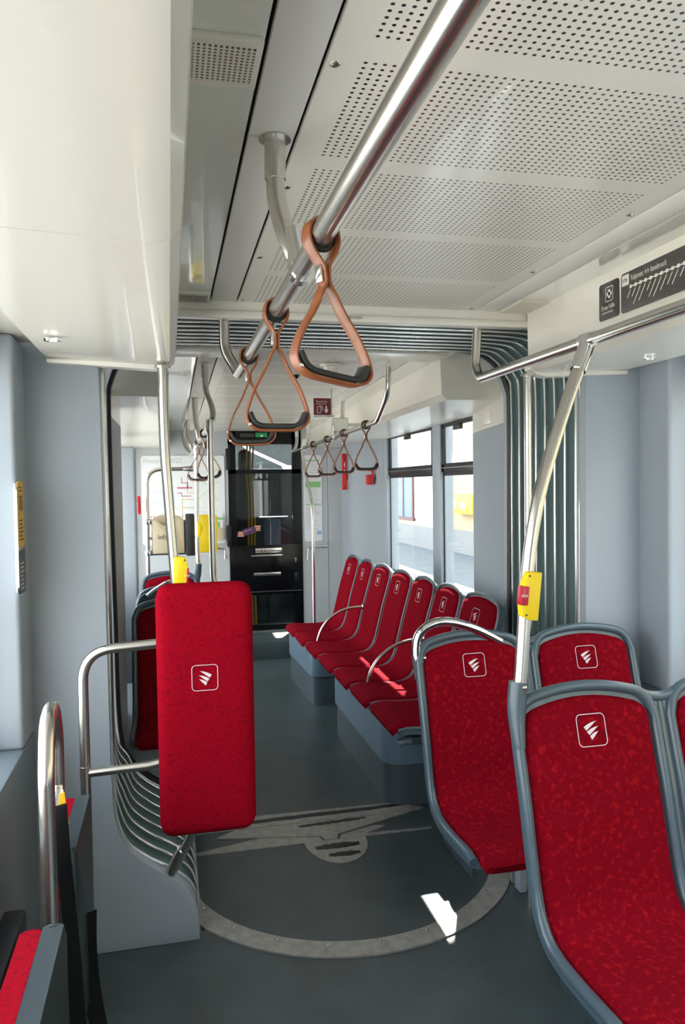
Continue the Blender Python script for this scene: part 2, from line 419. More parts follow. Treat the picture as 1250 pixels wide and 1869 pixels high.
obj('half_round_plate', MB().prism([(0.008 + 0.132 * math.cos(PI + PI * i / 24), 3.085 + 0.20 * math.sin(PI + PI * i / 24)) for i in range(25)], 'z', 0.0035, 0.007), 'plate', tt)
for (a, b, y, h) in ((-0.085, 0.10, 3.03, 0.022), (-0.045, 0.085, 2.955, 0.018)):
    n_ = 12; P = [(a + (b - a) * i / n_, y - h * (0.55 + 0.45 * math.sin(PI * i / n_)) + random.uniform(-.004, .004)) for i in range(n_ + 1)]
    P += [(b + (a - b) * i / n_, y + h * (0.55 + 0.45 * math.sin(PI * i / n_)) + random.uniform(-.004, .004)) for i in range(n_ + 1)]
    obj('grip_strip', MB().prism(P, 'z', 0.007, 0.0078), 'rubber', tt)
tp = thing('threshold_plate', 'worn metal threshold plate with black anti-slip strips across the aisle floor', 'floor plate', (0, 3.25, 0))
obj('cross_plate', MB().prism([(-0.60, 3.285), (-0.60, 3.41), (0.37, 3.385), (0.47, 3.30), (0.44, 3.285), (0.05, 3.285)], 'z', 0.0, 0.005), 'plate', tp)
obj('wedge_plate', MB().prism([(-0.48, 3.225), (-0.40, 3.28), (0.36, 3.28), (0.40, 3.275), (0.03, 3.137), (0.02, 3.096), (-0.03, 3.096), (-0.042, 3.135)], 'z', 0.0, 0.005), 'plate', tp)
obj('side_tongue', MB().prism([(-0.60, 3.09), (-0.60, 3.105), (-0.30, 3.18), (-0.055, 3.128), (-0.04, 3.09)], 'z', 0.0, 0.005), 'plate', tp)
obj('side_tongue', MB().prism([(0.03, 3.09), (0.045, 3.128), (0.20, 3.18), (0.25, 3.165), (0.15, 3.115), (0.44, 3.10), (0.44, 3.09)], 'z', 0.0, 0.005), 'plate', tp)
for (xa, xb, ya, yb, h) in ((-0.58, 0.42, 3.335, 3.355, 0.017), (-0.12, 0.19, 3.245, 3.262, 0.012)):
    n_ = 40; P = []
    for i in range(n_ + 1):
        f = i / n_; P.append((xa + (xb - xa) * f, ya + (yb - ya) * f - h * (0.4 + 0.6 * math.sin(PI * f) ** .4) + random.uniform(-.003, .003)))
    for i in range(n_ + 1):
        f = 1 - i / n_; P.append((xa + (xb - xa) * f, ya + (yb - ya) * f + h * (0.4 + 0.6 * math.sin(PI * f) ** .4) + random.uniform(-.003, .003)))
    obj('grip_strip', MB().prism(P, 'z', 0.005, 0.006), 'rubber', tp)

# ================================================================== far car shell
trim(MB().prism([(3.30, zc(3.3) + 0.0), (7.02, zc(7.02)), (7.02, zc(7.02) + 0.012), (3.30, zc(3.3) + 0.012)], 'x', -0.409, 0.409), 'perforated')
for s in (-1, 1):
    x0, x1 = sorted((s * 0.416, s * 0.50))
    for a, b in ((3.3, 4.26), (4.264, 7.02)):
        trim(MB().prism([(a, zc(a)), (b, zc(b)), (b, zc(b) + 0.012), (a, zc(a) + 0.012)], 'x', x0, x1), 'cream_matt')
    x0, x1 = sorted((s * 0.507, s * 0.66))
    trim(MB().prism([(3.3, zc(3.3)), (7.02, zc(7.02)), (7.02, zc(7.02) + 0.012), (3.3, zc(3.3) + 0.012)], 'x', x0, x1), 'strip_cover')
# white smooth sheet just inside the far portal
trim(MB().box(-0.62, 0.62, 3.30, 3.52, 2.088, 2.10, 0.003), 'cream')
for s in (-1, 1):                                     # far boxes above the windows
    mb = MB(); A = []
    prof = lambda y: [(s * 0.63, zc(y) + 0.06), (s * 0.63, zc(y) - 0.03), (s * 0.635, zs(y) + 0.03), (s * 0.66, zs(y)), (s * 1.02, zs(y) + 0.005), (s * 1.105, zs(y) + 0.0), (s * 1.105, zc(y) + 0.06)]
    rr = []
    for y in (3.44, 3.46, 7.02): rr.append([mb.b.verts.new((p[0], y, p[1])) for p in prof(y)])
    for a, b in zip(rr, rr[1:]):
        for i in range(7): mb.b.faces.new((a[i], a[(i + 1) % 7], b[(i + 1) % 7], b[i]))
    mb.b.faces.new(rr[0]); mb.b.faces.new(rr[-1][::-1])
    trim(mb, 'cream', 30)
# far portal: wall ring around the opening with black rubber edge
outer = [(-1.2, 0.0), (-1.2, 2.2), (1.2, 2.2), (1.2, 0.0)]
inner = [(p[0], p[2]) for p in catmull([Vector((x, 0, z)) for x, z in
         [(0.60, 0.0), (0.60, 0.10), (0.63, 0.19), (0.76, 0.27), (0.85, 0.36), (0.89, 0.5), (0.897, 1.0), (0.902, 1.78), (0.89, 1.94), (0.82, 2.05), (0.69, 2.10), (0.4, 2.105)]], 4)]
inn = inner + [(-x * 0.965, z) for x, z in reversed(inner)]
trim(MB().prism([(1.2, 0.0)] + inn + [(-1.2, 0.0), (-1.2, 2.2), (1.2, 2.2)], 'y', 3.285, 3.33), 'grp')
pr = MB().band([Vector((x * 1.006, 3.275, z + .004)) for x, z in inn], (0, 1, 0), 0.04, 0.016, closed=False)
tag(obj('portal_seal', pr, 'rubber', None, 50), 'black rubber seal around the doorway into the far car', 'rubber seal')
# side panels just beyond the portal
P = [(0.905, 3.32), (1.05, 4.06), (1.16, 4.06), (1.16, 3.32)]
trim(MB().prism(P, 'z', 0, 1.78), 'grp')
trim(MB().prism(P, 'z', 1.782, 2.12), 'cream')
P = [(-0.872, 3.32), (-0.866, 3.88), (-0.90, 3.92), (-1.16, 3.92), (-1.16, 3.32)]
trim(MB().prism(P, 'z', 0, 1.80), 'grp')
trim(MB().prism(P, 'z', 1.802, 1.93), 'cream')
hook = MB().box(0.955, 0.975, 3.60, 3.72, 1.80, 1.87, 0.004)
trim(hook, 'cream')
# far right wall
struct('wall_right', MB().box(1.10, 1.18, 4.0, 6.0, 0, 0.80, 0.006), 'grp')
struct('wall_right', MB().box(1.112, 1.18, 4.0, 6.0, 1.99, 2.15), 'grp')
struct('wall_right', MB().box(1.085, 1.18, 4.70, 4.855, 0.79, 2.0, 0.008), 'grp')
struct('wall_right', MB().box(1.08, 1.18, 5.93, 6.06, 0, 1.99, 0.008), 'grp')
P = catmull([(1.08, 6.05, 0), (1.075, 6.25, 0), (1.05, 6.42, 0), (1.0, 6.56, 0), (0.955, 6.66, 0), (0.945, 6.8, 0), (0.94, 7.03, 0)], 4)
P = [(p.x, p.y) for p in P] + [(1.2, 7.03), (1.2, 6.05)]
struct('wall_right', MB().prism(P, 'z', 0, 1.90), 'grp', 50)
for i, (ya, yb, n_) in enumerate(((4.06, 4.70, 3), (4.855, 5.93, 4))):
    fr = bpy.data.objects.new('window_%d' % n_, None); COL.objects.link(fr); fr.location = (1.12, (ya + yb) / 2, 0.8); fr['kind'] = 'structure'
    m_ = MB(); xa, xb = 1.095, 1.112
    m_.box(xa, xb, ya, yb, 1.575, 1.63, 0.004).box(xa, xb, ya, yb, 1.862, 1.888, 0.004)
    m_.box(xa, xb, ya, ya + 0.045, 1.575, 1.888, 0.004).box(xa, xb, yb - 0.045, yb, 1.575, 1.888, 0.004)
    m_.box(xa + .012, xb, ya, yb, 0.79, 0.815).box(xa + .012, xb, ya, ya + 0.014, 0.8, 1.58).box(xa + .012, xb, yb - 0.014, yb, 0.8, 1.58).box(xa + .012, xb, ya, yb, 1.55, 1.58)
    obj('window_frame', m_, 'black', fr)
    obj('transom_edge', MB().box(1.090, 1.097, ya, yb, 1.599, 1.603), 'steel', fr)
    obj('window_catch', MB().box(1.075, 1.10, (ya + yb) / 2 - 0.05, (ya + yb) / 2 + 0.06, 1.83, 1.865, 0.004), 'black', fr)
    obj('window_pane', MB().box(1.113, 1.116, ya + .01, yb - .01, 0.80, 2.0), 'glass', fr)
# far left wall: door leaves seen edge on, pillar, window strip
struct('wall_left', MB().box(-1.18, -0.868, 5.48, 5.62, 0, 1.79, 0.02, seg=4), 'grp')
struct('wall_left', MB().box(-1.18, -1.10, 3.9, 5.6, 0, 0.75).box(-1.18, -1.10, 5.6, 7.03, 0, 0.15), 'grp')
struct('wall_left', MB().box(-1.18, -1.10, 3.9, 7.03, 1.86, 2.15), 'grp')
struct('wall_left', MB().box(-1.18, -0.985, 6.90, 7.03, 0, 1.88, 0.01), 'grp')
fr = bpy.data.objects.new('window_5', None); COL.objects.link(fr); fr.location = (-1.14, 4.7, 0.75); fr['kind'] = 'structure'
obj('window_frame', MB().box(-1.15, -1.12, 3.92, 5.48, 0.75, 0.79).box(-1.15, -1.12, 3.92, 5.48, 1.82, 1.86).box(-1.15, -1.12, 5.62, 6.9, 0.15, 0.19).box(-1.15, -1.12, 5.62, 6.9, 1.82, 1.86), 'black', fr)
obj('window_pane', MB().box(-1.139, -1.135, 3.92, 5.48, 0.77, 1.84).box(-1.139, -1.135, 5.62, 6.9, 0.17, 1.84), 'glass', fr)

# ---- wall in front of the driver's cab
YC = 7.0
bw = MB()
bw.box(-1.1, -0.115, YC, YC + 0.05, 0.12, 2.09).box(0.565, 0.808, YC, YC + 0.05, 0.12, 2.09).box(0.812, 1.1, YC - 0.004, YC + 0.05, 0.12, 2.09)
bw.box(-0.115, 0.565, YC, YC + 0.05, 2.015, 2.09)
struct('wall_front', bw, 'panel_grey')
trim(MB().box(-0.115, 0.565, YC - 0.015, YC + 0.05, 0.145, 0.165), 'alu')
door = bpy.data.objects.new('door_1', None); COL.objects.link(door); door.location = (0.22, YC, 0.165); door['kind'] = 'structure'
d = MB()
d.box(-0.11, 0.56, YC - 0.012, YC + 0.03, 0.495, 0.955, 0.004)                      # lower panel
d.box(-0.11, 0.56, YC - 0.01, YC + 0.03, 1.615, 1.655).box(-0.11, 0.56, YC - 0.01, YC + 0.03, 1.885, 2.01)
d.box(-0.11, -0.045, YC - 0.01, YC + 0.03, 0.165, 2.01).box(0.475, 0.56, YC - 0.01, YC + 0.03, 0.165, 2.01)
d.box(-0.11, 0.56, YC - 0.01, YC + 0.03, 0.165, 0.215)
obj('door_frame', d, 'gloss_black', door)
obj('door_pane', MB().box(-0.05, 0.48, YC + 0.005, YC + 0.011, 1.65, 1.89), 'door_glass', door)
obj('door_pane', MB().box(-0.05, 0.48, YC + 0.005, YC + 0.011, 0.95, 1.62), 'door_glass', door)
obj('door_pane', MB().box(-0.05, 0.48, YC + 0.005, YC + 0.011, 0.21, 0.50), 'door_glass', door)
obj('door_seam', MB().box(-0.11, 0.56, YC - 0.0135, YC - 0.01, 0.523, 0.528), 'steel', door)
obj('door_handle', MB().box(0.10, 0.35, YC - 0.045, YC - 0.037, 0.675, 0.705, 0.003).box(0.10, 0.115, YC - 0.04, YC - 0.01, 0.675, 0.705).box(0.335, 0.35, YC - 0.04, YC - 0.01, 0.675, 0.705), 'steel', door)
obj('change_tray', MB().box(0.075, 0.36, YC - 0.09, YC - 0.01, 0.858, 0.872, 0.003).box(0.12, 0.365, YC - 0.02, YC - 0.011, 0.885, 0.928, 0.002), 'alu', door)
for i, tx in enumerate('700'): text(tx, 0.034, 'sign_red', door, (0.13 + i * 0.035, YC - 0.0215, 0.893), FACE_BACK, 'tray_number')
obj('door_lock', MB().cyl((0.493, YC - 0.02, 0.82), (0.493, YC - 0.01, 0.82), 0.012).box(0.487, 0.499, YC - 0.02, YC - 0.01, 0.79, 0.815), 'steel', door)
obj('latch_recess', MB().box(0.478, 0.512, YC - 0.014, YC - 0.01, 0.60, 0.69, 0.003), 'black', door)
for z in (1.75, 1.05):
    obj('door_hinge', MB().box(-0.135, -0.095, YC - 0.03, YC, z - 0.10, z + 0.10, 0.01), 'black', door)
obj('name_sticker', MB().box(0.01, 0.13, YC - 0.001, YC + 0.004, 1.06, 1.12, 0, Matrix.Rotation(-0.28, 3, 'Y')), 'purple', door)
hand = MB()
for dx, dz in ((-.012, -.022), (.0, -.005), (.01, .012)):
    c0 = Vector((0.012 + dx * .2, YC, 1.067 + dz)); hand.box(c0.x - 0.05, c0.x + 0.01, YC - 0.001, YC + 0.004, c0.z - .007, c0.z + .007, 0.002)
for dx, dz in ((-.012, -.018), (.0, .0), (.01, .018)):
    c0 = Vector((0.128 + dx * .2, YC, 1.113 + dz)); hand.box(c0.x - 0.01, c0.x + 0.045, YC - 0.001, YC + 0.004, c0.z - .007, c0.z + .007, 0.002)
mat('skin_print', (0.70, 0.35, 0.25), 0.5); obj('hand_print', hand, 'skin_print', door)
text('Bitte nicht', 0.016, 'white', door, (0.025, YC - 0.002, 1.082), (PI / 2, -0.28, 0), 'sticker_lettering')
dsp = obj('display_plate', MB().box(0.0, 0.13, YC - 0.02, YC - 0.01, 1.952, 1.985, 0.003), 'sign_brown', door)
dsp2 = obj('exit_display', MB().box(0.14, 0.25, YC - 0.022, YC - 0.01, 1.95, 1.992, 0.003), 'green', door)
obj('display_symbol', MB().box(0.185, 0.207, YC - 0.024, YC - 0.022, 1.956, 1.97), 'white', dsp2)
# cab interior behind the door glass
cab = MB()
cab.box(-1.0, -0.95, 7.06, 8.6, 0.15, 2.1).box(0.95, 1.0, 7.06, 7.4, 0.15, 2.1).box(0.95, 1.0, 7.4, 8.6, 0.15, 1.15).box(0.95, 1.0, 7.4, 8.6, 1.95, 2.1).box(-1.0, 1.0, 8.55, 8.6, 0.15, 1.095).box(-1.0, 0.19, 8.55, 8.6, 1.09, 1.165).box(0.67, 1.0, 8.55, 8.6, 1.09, 1.165).box(-1.0, 1.0, 8.55, 8.6, 1.16, 1.69).box(-1.0, 1.0, 8.55, 8.6, 1.98, 2.1)
cab.box(0.30, 0.95, 8.3, 8.55, 0.15, 1.15)
struct('wall_back', cab, 'cab_dark')
m = bpy.data.materials.new('dimmer'); m.use_nodes = True; n_ = m.node_tree.nodes; n_.remove(n_['Principled BSDF'])  # added sheet greying the bright windscreen, its slanting gap standing in for reflections
tl = n_.new('ShaderNodeBsdfTranslucent'); tl.inputs[0].default_value = (0.34, 0.36, 0.37, 1); m.node_tree.links.new(tl.outputs[0], n_['Material Output'].inputs[0]); MAT['dimmer'] = m
bd_ = tag(obj('dimmer_sheet', MB().prism([(-0.4, 1.68), (0.62, 1.68), (0.60, 1.725), (0.22, 1.90), (0.13, 1.98), (-0.4, 1.98)], 'y', 8.52, 8.525), 'dimmer'), 'added grey translucent blind in the top of the cab windscreen', 'dimmer')
tag(obj('dimmer_sheet', MB().prism([(0.66, 1.735), (0.98, 1.70), (0.98, 1.98), (0.20, 1.98), (0.27, 1.915)], 'y', 8.52, 8.525), 'dimmer'), 'added grey translucent blind panel above the bright slanting gap in the cab windscreen', 'dimmer')
ds = thing('driver_seat', 'dark headrest of the driver\'s seat behind the cab door glass', 'seat', (0.08, 7.45, 0.15))
obj('headrest', MB().prism(rrect(0.08, 1.74, 0.12, 0.24, 0.055), 'y', 7.42, 7.48, 0.008), 'grip', ds)
obj('backrest', MB().prism(rrect(0.0, 1.0, 0.42, 0.75, 0.09), 'y', 7.42, 7.54, 0.02), 'cab_dark', ds)
obj('seat_base', MB().box(-0.2, 0.2, 7.5, 7.9, 0.55, 0.68, 0.03).box(-0.1, 0.1, 7.55, 7.8, 0.15, 0.56), 'cab_dark', ds)
for i, x in enumerate((0.095, 0.125, 0.155)):
    tag(obj('yellow_pole', MB().tube(catmull([(x, 7.36, 0.16), (x - .004, 7.36, 0.8), (x + .006, 7.36, 1.2), (x + 0.003, 7.36, 1.45), (x - 0.01, 7.36, 1.62), (x + .01, 7.36, 1.98)], 6), 0.009, 8), 'orange_yellow'),
        ['left of three yellow cables behind the cab door glass', 'middle of three yellow cables behind the cab door glass', 'right of three yellow cables behind the cab door glass'][i], 'cable', 'yellow cables in the cab')
obj_ = tag(obj('blue_board', MB().box(0.26, 0.43, 7.5, 7.52, 0.90, 1.17, 0.01), 'cab_blue'), 'blue board in the cab behind the door glass', 'board')
obj('board_foot', MB().box(0.30, 0.40, 7.5, 7.6, 0.15, 0.91), 'cab_dark', obj_)

# ================================================================== seats
PROF = [(-0.495, 0.425), (-0.485, 0.447), (-0.44, 0.458), (-0.34, 0.452), (-0.23, 0.452), (-0.165, 0.470), (-0.122, 0.520), (-0.092, 0.62), (-0.062, 0.74), (-0.030, 0.85), (0.0, 0.955)]
def arclen(P):
    C = catmull([Vector((0, y, z)) for y, z in P], 10); L = [0]
    for a, b in zip(C, C[1:]): L.append(L[-1] + (b - a).length)
    return C, L
PC, PL = arclen(PROF); LT = PL[-1]
def prof(s):
    if s >= LT: d = (PC[-1] - PC[-2]).normalized(); return PC[-1] + d * (s - LT), d
    s = max(0, s)
    for i in range(len(PL) - 1):
        if PL[i + 1] >= s:
            f = (s - PL[i]) / max(1e-9, PL[i + 1] - PL[i]); a = PC[max(0, i - 1)]; b = PC[min(len(PC) - 1, i + 2)]
            return PC[i].lerp(PC[i + 1], f), (b - a).normalized()
def sp(u, s, off):                                    # a point on the seat surface
    p, d = prof(s); n = Vector((0, -d.z, d.y)); return Vector((u, p.y, p.z)) + n * off
def crn(u, w, r):
    e = abs(u) - (w - r)
    return r - math.sqrt(max(0, r * r - e * e)) if e > 0 else 0
def slab(w, s0, s1, tf, tb, rt_, rb_, arch, cx=0, nu=16, ns=44, ed=0.35):
    mb = MB(); F = []; B = []
    us = [math.sin(PI / 2 * (2 * i / nu - 1)) * 0.35 + (2 * i / nu - 1) * 0.65 for i in range(nu + 1)]
    us = [max(-1, min(1, q)) for q in us]
    for j in range(ns + 1):
        v = j / ns; v = v * 0.8 + 0.2 * (0.5 - 0.5 * math.cos(PI * v)); fr_, br_ = [], []
        for q in us:
            u = q * w; hi = s1 + arch * (1 - q * q) - crn(u, w, rt_); lo = s0 + crn(u, w, rb_)
            s = lo + (hi - lo) * v
            eu = (1 - abs(q) ** 10) ** 0.4; ev = (1 - abs(2 * v - 1) ** 26) ** 0.4
            fr_.append(mb.b.verts.new(sp(cx + u, s, tf * min(eu, ev) if tf > 0 else tf)))
            br_.append(mb.b.verts.new(sp(cx + u, s, tb)))
        F.append(fr_); B.append(br_)
    for j in range(ns):
        for i in range(nu):
            mb.b.faces.new((F[j][i], F[j][i + 1], F[j + 1][i + 1], F[j + 1][i])); mb.b.faces.new((B[j][i + 1], B[j][i], B[j + 1][i], B[j + 1][i + 1]))
        mb.b.faces.new((F[j][0], F[j + 1][0], B[j + 1][0], B[j][0])); mb.b.faces.new((F[j + 1][nu], F[j][nu], B[j][nu], B[j + 1][nu]))
    for i in range(nu):
        mb.b.faces.new((F[0][i + 1], F[0][i], B[0][i], B[0][i + 1])); mb.b.faces.new((F[ns][i], F[ns][i + 1], B[ns][i + 1], B[ns][i]))
    return mb
def rim_path(w, s0, s1, r, arch, off, n=14):
    P = [sp(-w, s0 + (s1 - r - s0) * i / 22, off) for i in range(23)]
    for i in range(1, 2 * n):
        q = -1 + i / n; a = PI / 2
        u = q * w; P.append(sp(u, s1 + arch * (1 - q * q) - crn(u, w, r), off))
    P += [sp(w, s1 - r - (s1 - r - s0) * i / 22, off) for i in range(23)]
    return P
STROKES = [((-0.62, 0.24), (-0.44, -0.02), (0.44, 0.62)), ((-0.40, -0.10), (-0.24, -0.34), (0.56, 0.24)), ((-0.20, -0.42), (-0.08, -0.70), (0.52, -0.12))]
def emblem(mapf, size, flip=1):                       # rounded square outline with three wing feathers
    mb = MB(); h = size / 2
    O = rrect(0, 0, size, size, size * .16); I = rrect(0, 0, size * .95, size * .95, size * .135)
    A = [mb.b.verts.new(mapf(*p)) for p in O]; B = [mb.b.verts.new(mapf(*p)) for p in I]
    for i in range(len(A)): j = (i + 1) % len(A); mb.b.faces.new((A[i], A[j], B[j], B[i]))
    for a, b, t in STROKES:
        a, b, t = [Vector(q) * 0.86 for q in (a, b, t)]
        up_, lo_ = [], []
        for i in range(7):
            f = i / 6; c = 0.06 * math.sin(PI * f)
            pu = a.lerp(t, f) + Vector((0, c)); pl = b.lerp(t, f) + Vector((0, -c * .2 + 0.02 * f))
            up_.append(pu); lo_.append(pl)
        P = [mb.b.verts.new(mapf(p.x * h * flip, p.y * h)) for p in up_]; Q = [mb.b.verts.new(mapf(p.x * h * flip, p.y * h)) for p in lo_]
        for i in range(6): mb.b.faces.new((P[i], P[i + 1], Q[i + 1], Q[i]))
    return mb
def make_seat(name, label, group, w=0.172, rail=0.0135, fab='fabric', frame='frame_blue', hw=0.19, s_lo=0.0, arch=0.035, esize=0.078, legs=True, emb=True, top=0.022):
    t = thing(name, label, 'seat', (0, 0, 0), group)
    c = obj('upholstery', slab(w, 0.0, LT - top, 0.020, 0.0, 0.03, 0.03, arch), fab, t, 60)
    if emb:
        s_c = LT - 0.107 + arch
        obj('emblem', emblem(lambda a, b: sp(a + 0.0, s_c + b, 0.0212), esize), 'emblem_white', c, 0)
    obj('seat_shell', slab(hw, 0.03, LT - 0.004, 0.002, -0.022, 0.045, 0.03, arch), frame, t, 60)
    obj('seat_frame', MB().tube(rim_path(hw - rail * 0.5, 0.035, LT, 0.05, arch, 0.004), rail, 10), frame, t, 60)
    if legs:
        for sg in (-1, 1): obj('seat_bracket', MB().box(sg * hw * .88 - 0.006, sg * hw * .88 + 0.006, -0.43, -0.20, 0.385, 0.43, 0.003), 'shell_dark', t)
    return t

W2 = 0.195
near = make_seat('passenger_seat', 'nearest red passenger seat with grab pole rising from its corner', 'red seats in pairs facing the camera', hw=W2, w=0.174)
def socket(t, x, y, z):
    obj('pole_socket', MB().tube(catmull([(x - 0.006, y - 0.030, z - 0.125), (x - 0.005, y - 0.018, z - 0.085), (x - 0.002, y - 0.006, z - 0.035), (x + 0.006, y, z + 0.03)], 4), lambda f: 0.0145 + 0.0085 * min(1, f * 1.4), 14), 'frame_blue', t)
    obj('socket_screw', MB().dome((x + 0.012, y - 0.023, z + 0.02), 0.006, 0.004, (0, -1, 0)), 'steel', t)
S_A, S_B = (0.355, 1.70), (0.343, 2.405)
seats = []
sA1 = near
sB1 = copy_tree(near); sB1['label'] = 'red passenger seat with chrome grab hoop on its top left corner'
sA2 = copy_tree(near); sA2['label'] = 'red passenger seat cut off by the right edge of the photo'
sB2 = copy_tree(near); sB2['label'] = 'red passenger seat standing in the corner beside the bellows and wall'
for s_, (x, y) in ((sA1, S_A), (sB1, S_B), (sA2, (S_A[0] + 0.422, S_A[1])), (sB2, (S_B[0] + 0.415, S_B[1]))):
    s_.location = (x, y, 0)
def colm(t, x0):                                      # ribbed strip joining a pair of seats
    mb = MB(); b_ = mb.b
    for a in (x0, ):
        R = []
        for i in range(26):
            s = 0.15 + (LT + 0.0 - 0.15) * i / 25
            R.append([b_.verts.new(sp(a + dx, s, o_)) for dx, o_ in ((-0.03, 0.0), (-0.018, 0.004), (-0.009, 0.004), (-0.007, 0.001), (-0.005, 0.004), (0.005, 0.004), (0.007, 0.001), (0.009, 0.004), (0.018, 0.004), (0.03, 0.0), (0.03, -0.018), (-0.03, -0.018))])
        for A, B in zip(R, R[1:]):
            for q in range(12): b_.faces.new((A[q], A[(q + 1) % 12], B[(q + 1) % 12], B[q]))
        b_.faces.new(R[0]); b_.faces.new(R[-1][::-1])
    bmesh.ops.translate(b_, verts=b_.verts[:], vec=t.location)
    obj('joining_strip', mb, 'frame_grey', t, 30)
colm(sA1, 0.211); colm(sB1, 0.2075)
def bridge(t, x0):                                    # frame tube carried across the gap of a pair
    P = catmull([(x0 - 0.055, 0.0, 0.9615), (x0 - 0.03, 0.0, 0.952), (x0, 0.0, 0.948), (x0 + 0.03, 0.0, 0.952), (x0 + 0.055, 0.0, 0.9615)], 5)
    mb = MB().tube([p + t.location for p in P], 0.0135, 10)
    obj('frame_link', mb, 'frame_blue', t)
bridge(sA1, 0.211); bridge(sB1, 0.2075)
socket(sA1, S_A[0] - W2 + 0.012, S_A[1] - 0.005, 0.985)
hp = catmull([(0.157, 2.39, 0.85), (0.151, 2.40, 0.93), (0.158, 2.405, 0.985), (0.182, 2.405, 1.015), (0.225, 2.405, 1.033), (0.285, 2.405, 1.030), (0.37, 2.405, 1.000), (0.455, 2.405, 0.955)], 7)
hb = obj('grab_hoop', MB().tube(hp, 0.0160, 14), 'chrome', sB1); hb['label'] = 'chrome hoop'
obj('hoop_bracket', MB().box(0.165, 0.185, 2.385, 2.41, 0.885, 0.925, 0.004), 'chrome', sB1)
ped = thing('seat_pedestal', 'grey floor bracket carrying the paired red seats', 'bracket', (0.62, 1.45, 0))
obj('post', MB().box(0.50, 0.60, 2.10, 2.20, 0.0, 0.44, 0.006), 'frame_grey', ped)
obj('post', MB().box(0.50, 0.60, 1.38, 1.48, 0.0, 0.44, 0.006), 'frame_grey', ped)
for y in (2.10, 1.40): obj('crossbar', MB().box(0.18, 1.07, y, y + 0.06, 0.36, 0.40, 0.006), 'shell_dark', ped)

# ---- bench of seven seats along the right side of the far car
seam = [5.70, 5.323, 4.974, 4.58, 4.187, 3.828, 3.474, 3.05]
bl = ['bench seat farthest down the row, next to the cab wall', 'second bench seat from the cab end, left of a curved armrest', 'third bench seat from the cab end, right of a curved armrest',
      'middle seat of the red side bench of seven', 'third bench seat from the gangway, its cushion crossed by sunlight', 'second bench seat from the gangway, beside the nearer curved armrest', 'bench seat nearest the gangway at the end of the row']
proto = make_seat('passenger_seat', 'x', 'seven red seats of the side bench', w=0.181, rail=0.0075, fab='far_fabric', top=0.012, frame='frame_grey', hw=0.19, arch=0.03, esize=0.075, legs=False)
bench = []
for i in range(7):
    t = proto if i == 0 else copy_tree(proto)
    t['label'] = 'red ' + bl[i] if not bl[i].startswith('middle') else bl[i]
    c = (seam[i] + seam[i + 1]) / 2; wd = seam[i] - seam[i + 1]
    t.rotation_euler = (0, 0, -PI / 2); t.scale = (wd / 0.382, 1, 1)
    t.location = (0.757 - 0.029 * (c - 3.4), c, -0.006 * (c - 3))
    bench.append(t)
for (i, y) in ((1, 4.974), (5, 3.474 + 0.354)):
    t = bench[i]; x0 = t.location.x
    P = catmull([(x0 - 0.40, y, 0.455), (x0 - 0.375, y, 0.53), (x0 - 0.325, y, 0.595), (x0 - 0.25, y, 0.645), (x0 - 0.17, y, 0.668), (x0 - 0.085, y, 0.672)], 6)
    mb = MB().tube(P, 0.010, 10)
    mi = (Matrix.Translation(t.location) @ Matrix.Rotation(-PI / 2, 4, 'Z') @ Matrix.Diagonal((t.scale.x, 1, 1, 1))).inverted()
    for v in mb.b.verts: v.co = mi @ v.co + t.location
    o = obj('armrest', mb, 'steel', t); o['label'] = 'curved steel armrest'
    mb = MB().dome((x0 - 0.085, y, 0.672), 0.022, 0.01, (-1, 0, 0))
    for v in mb.b.verts: v.co = mi @ v.co + t.location
    obj('armrest_plate', mb, 'steel', t)
def plinth(name, label, P0, P1, loc):
    t = thing(name, label, 'plinth', loc)
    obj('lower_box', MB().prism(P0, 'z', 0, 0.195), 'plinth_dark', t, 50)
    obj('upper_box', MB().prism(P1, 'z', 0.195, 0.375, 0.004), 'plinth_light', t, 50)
def rc(P, r): return [(p.x, p.y) for p in fillet([Vector((x, y, 0)) for x, y in P], r, 6, True)]
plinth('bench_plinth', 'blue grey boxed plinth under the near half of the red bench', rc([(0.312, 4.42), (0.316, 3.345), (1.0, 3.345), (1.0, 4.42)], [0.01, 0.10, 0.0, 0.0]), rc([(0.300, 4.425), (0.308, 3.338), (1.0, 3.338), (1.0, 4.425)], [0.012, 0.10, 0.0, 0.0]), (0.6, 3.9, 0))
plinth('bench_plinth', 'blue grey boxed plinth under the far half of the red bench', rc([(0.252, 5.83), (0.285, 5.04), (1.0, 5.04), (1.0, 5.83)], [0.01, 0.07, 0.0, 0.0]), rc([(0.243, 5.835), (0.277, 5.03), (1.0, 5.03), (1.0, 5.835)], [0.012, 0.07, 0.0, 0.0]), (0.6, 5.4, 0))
br = thing('bench_beam', 'dark beam bridging the two plinths under the red bench', 'beam', (0.55, 4.7, 0.36))
obj('beam', MB().box(0.36, 0.75, 3.10, 5.68, 0.372, 0.405, 0.004), 'shell_dark', br)
obj('end_bracket', MB().tube([(0.31, 3.13, 0.375), (0.33, 3.12, 0.385), (0.60, 3.12, 0.385)], 0.018, 10), 'frame_grey', br)

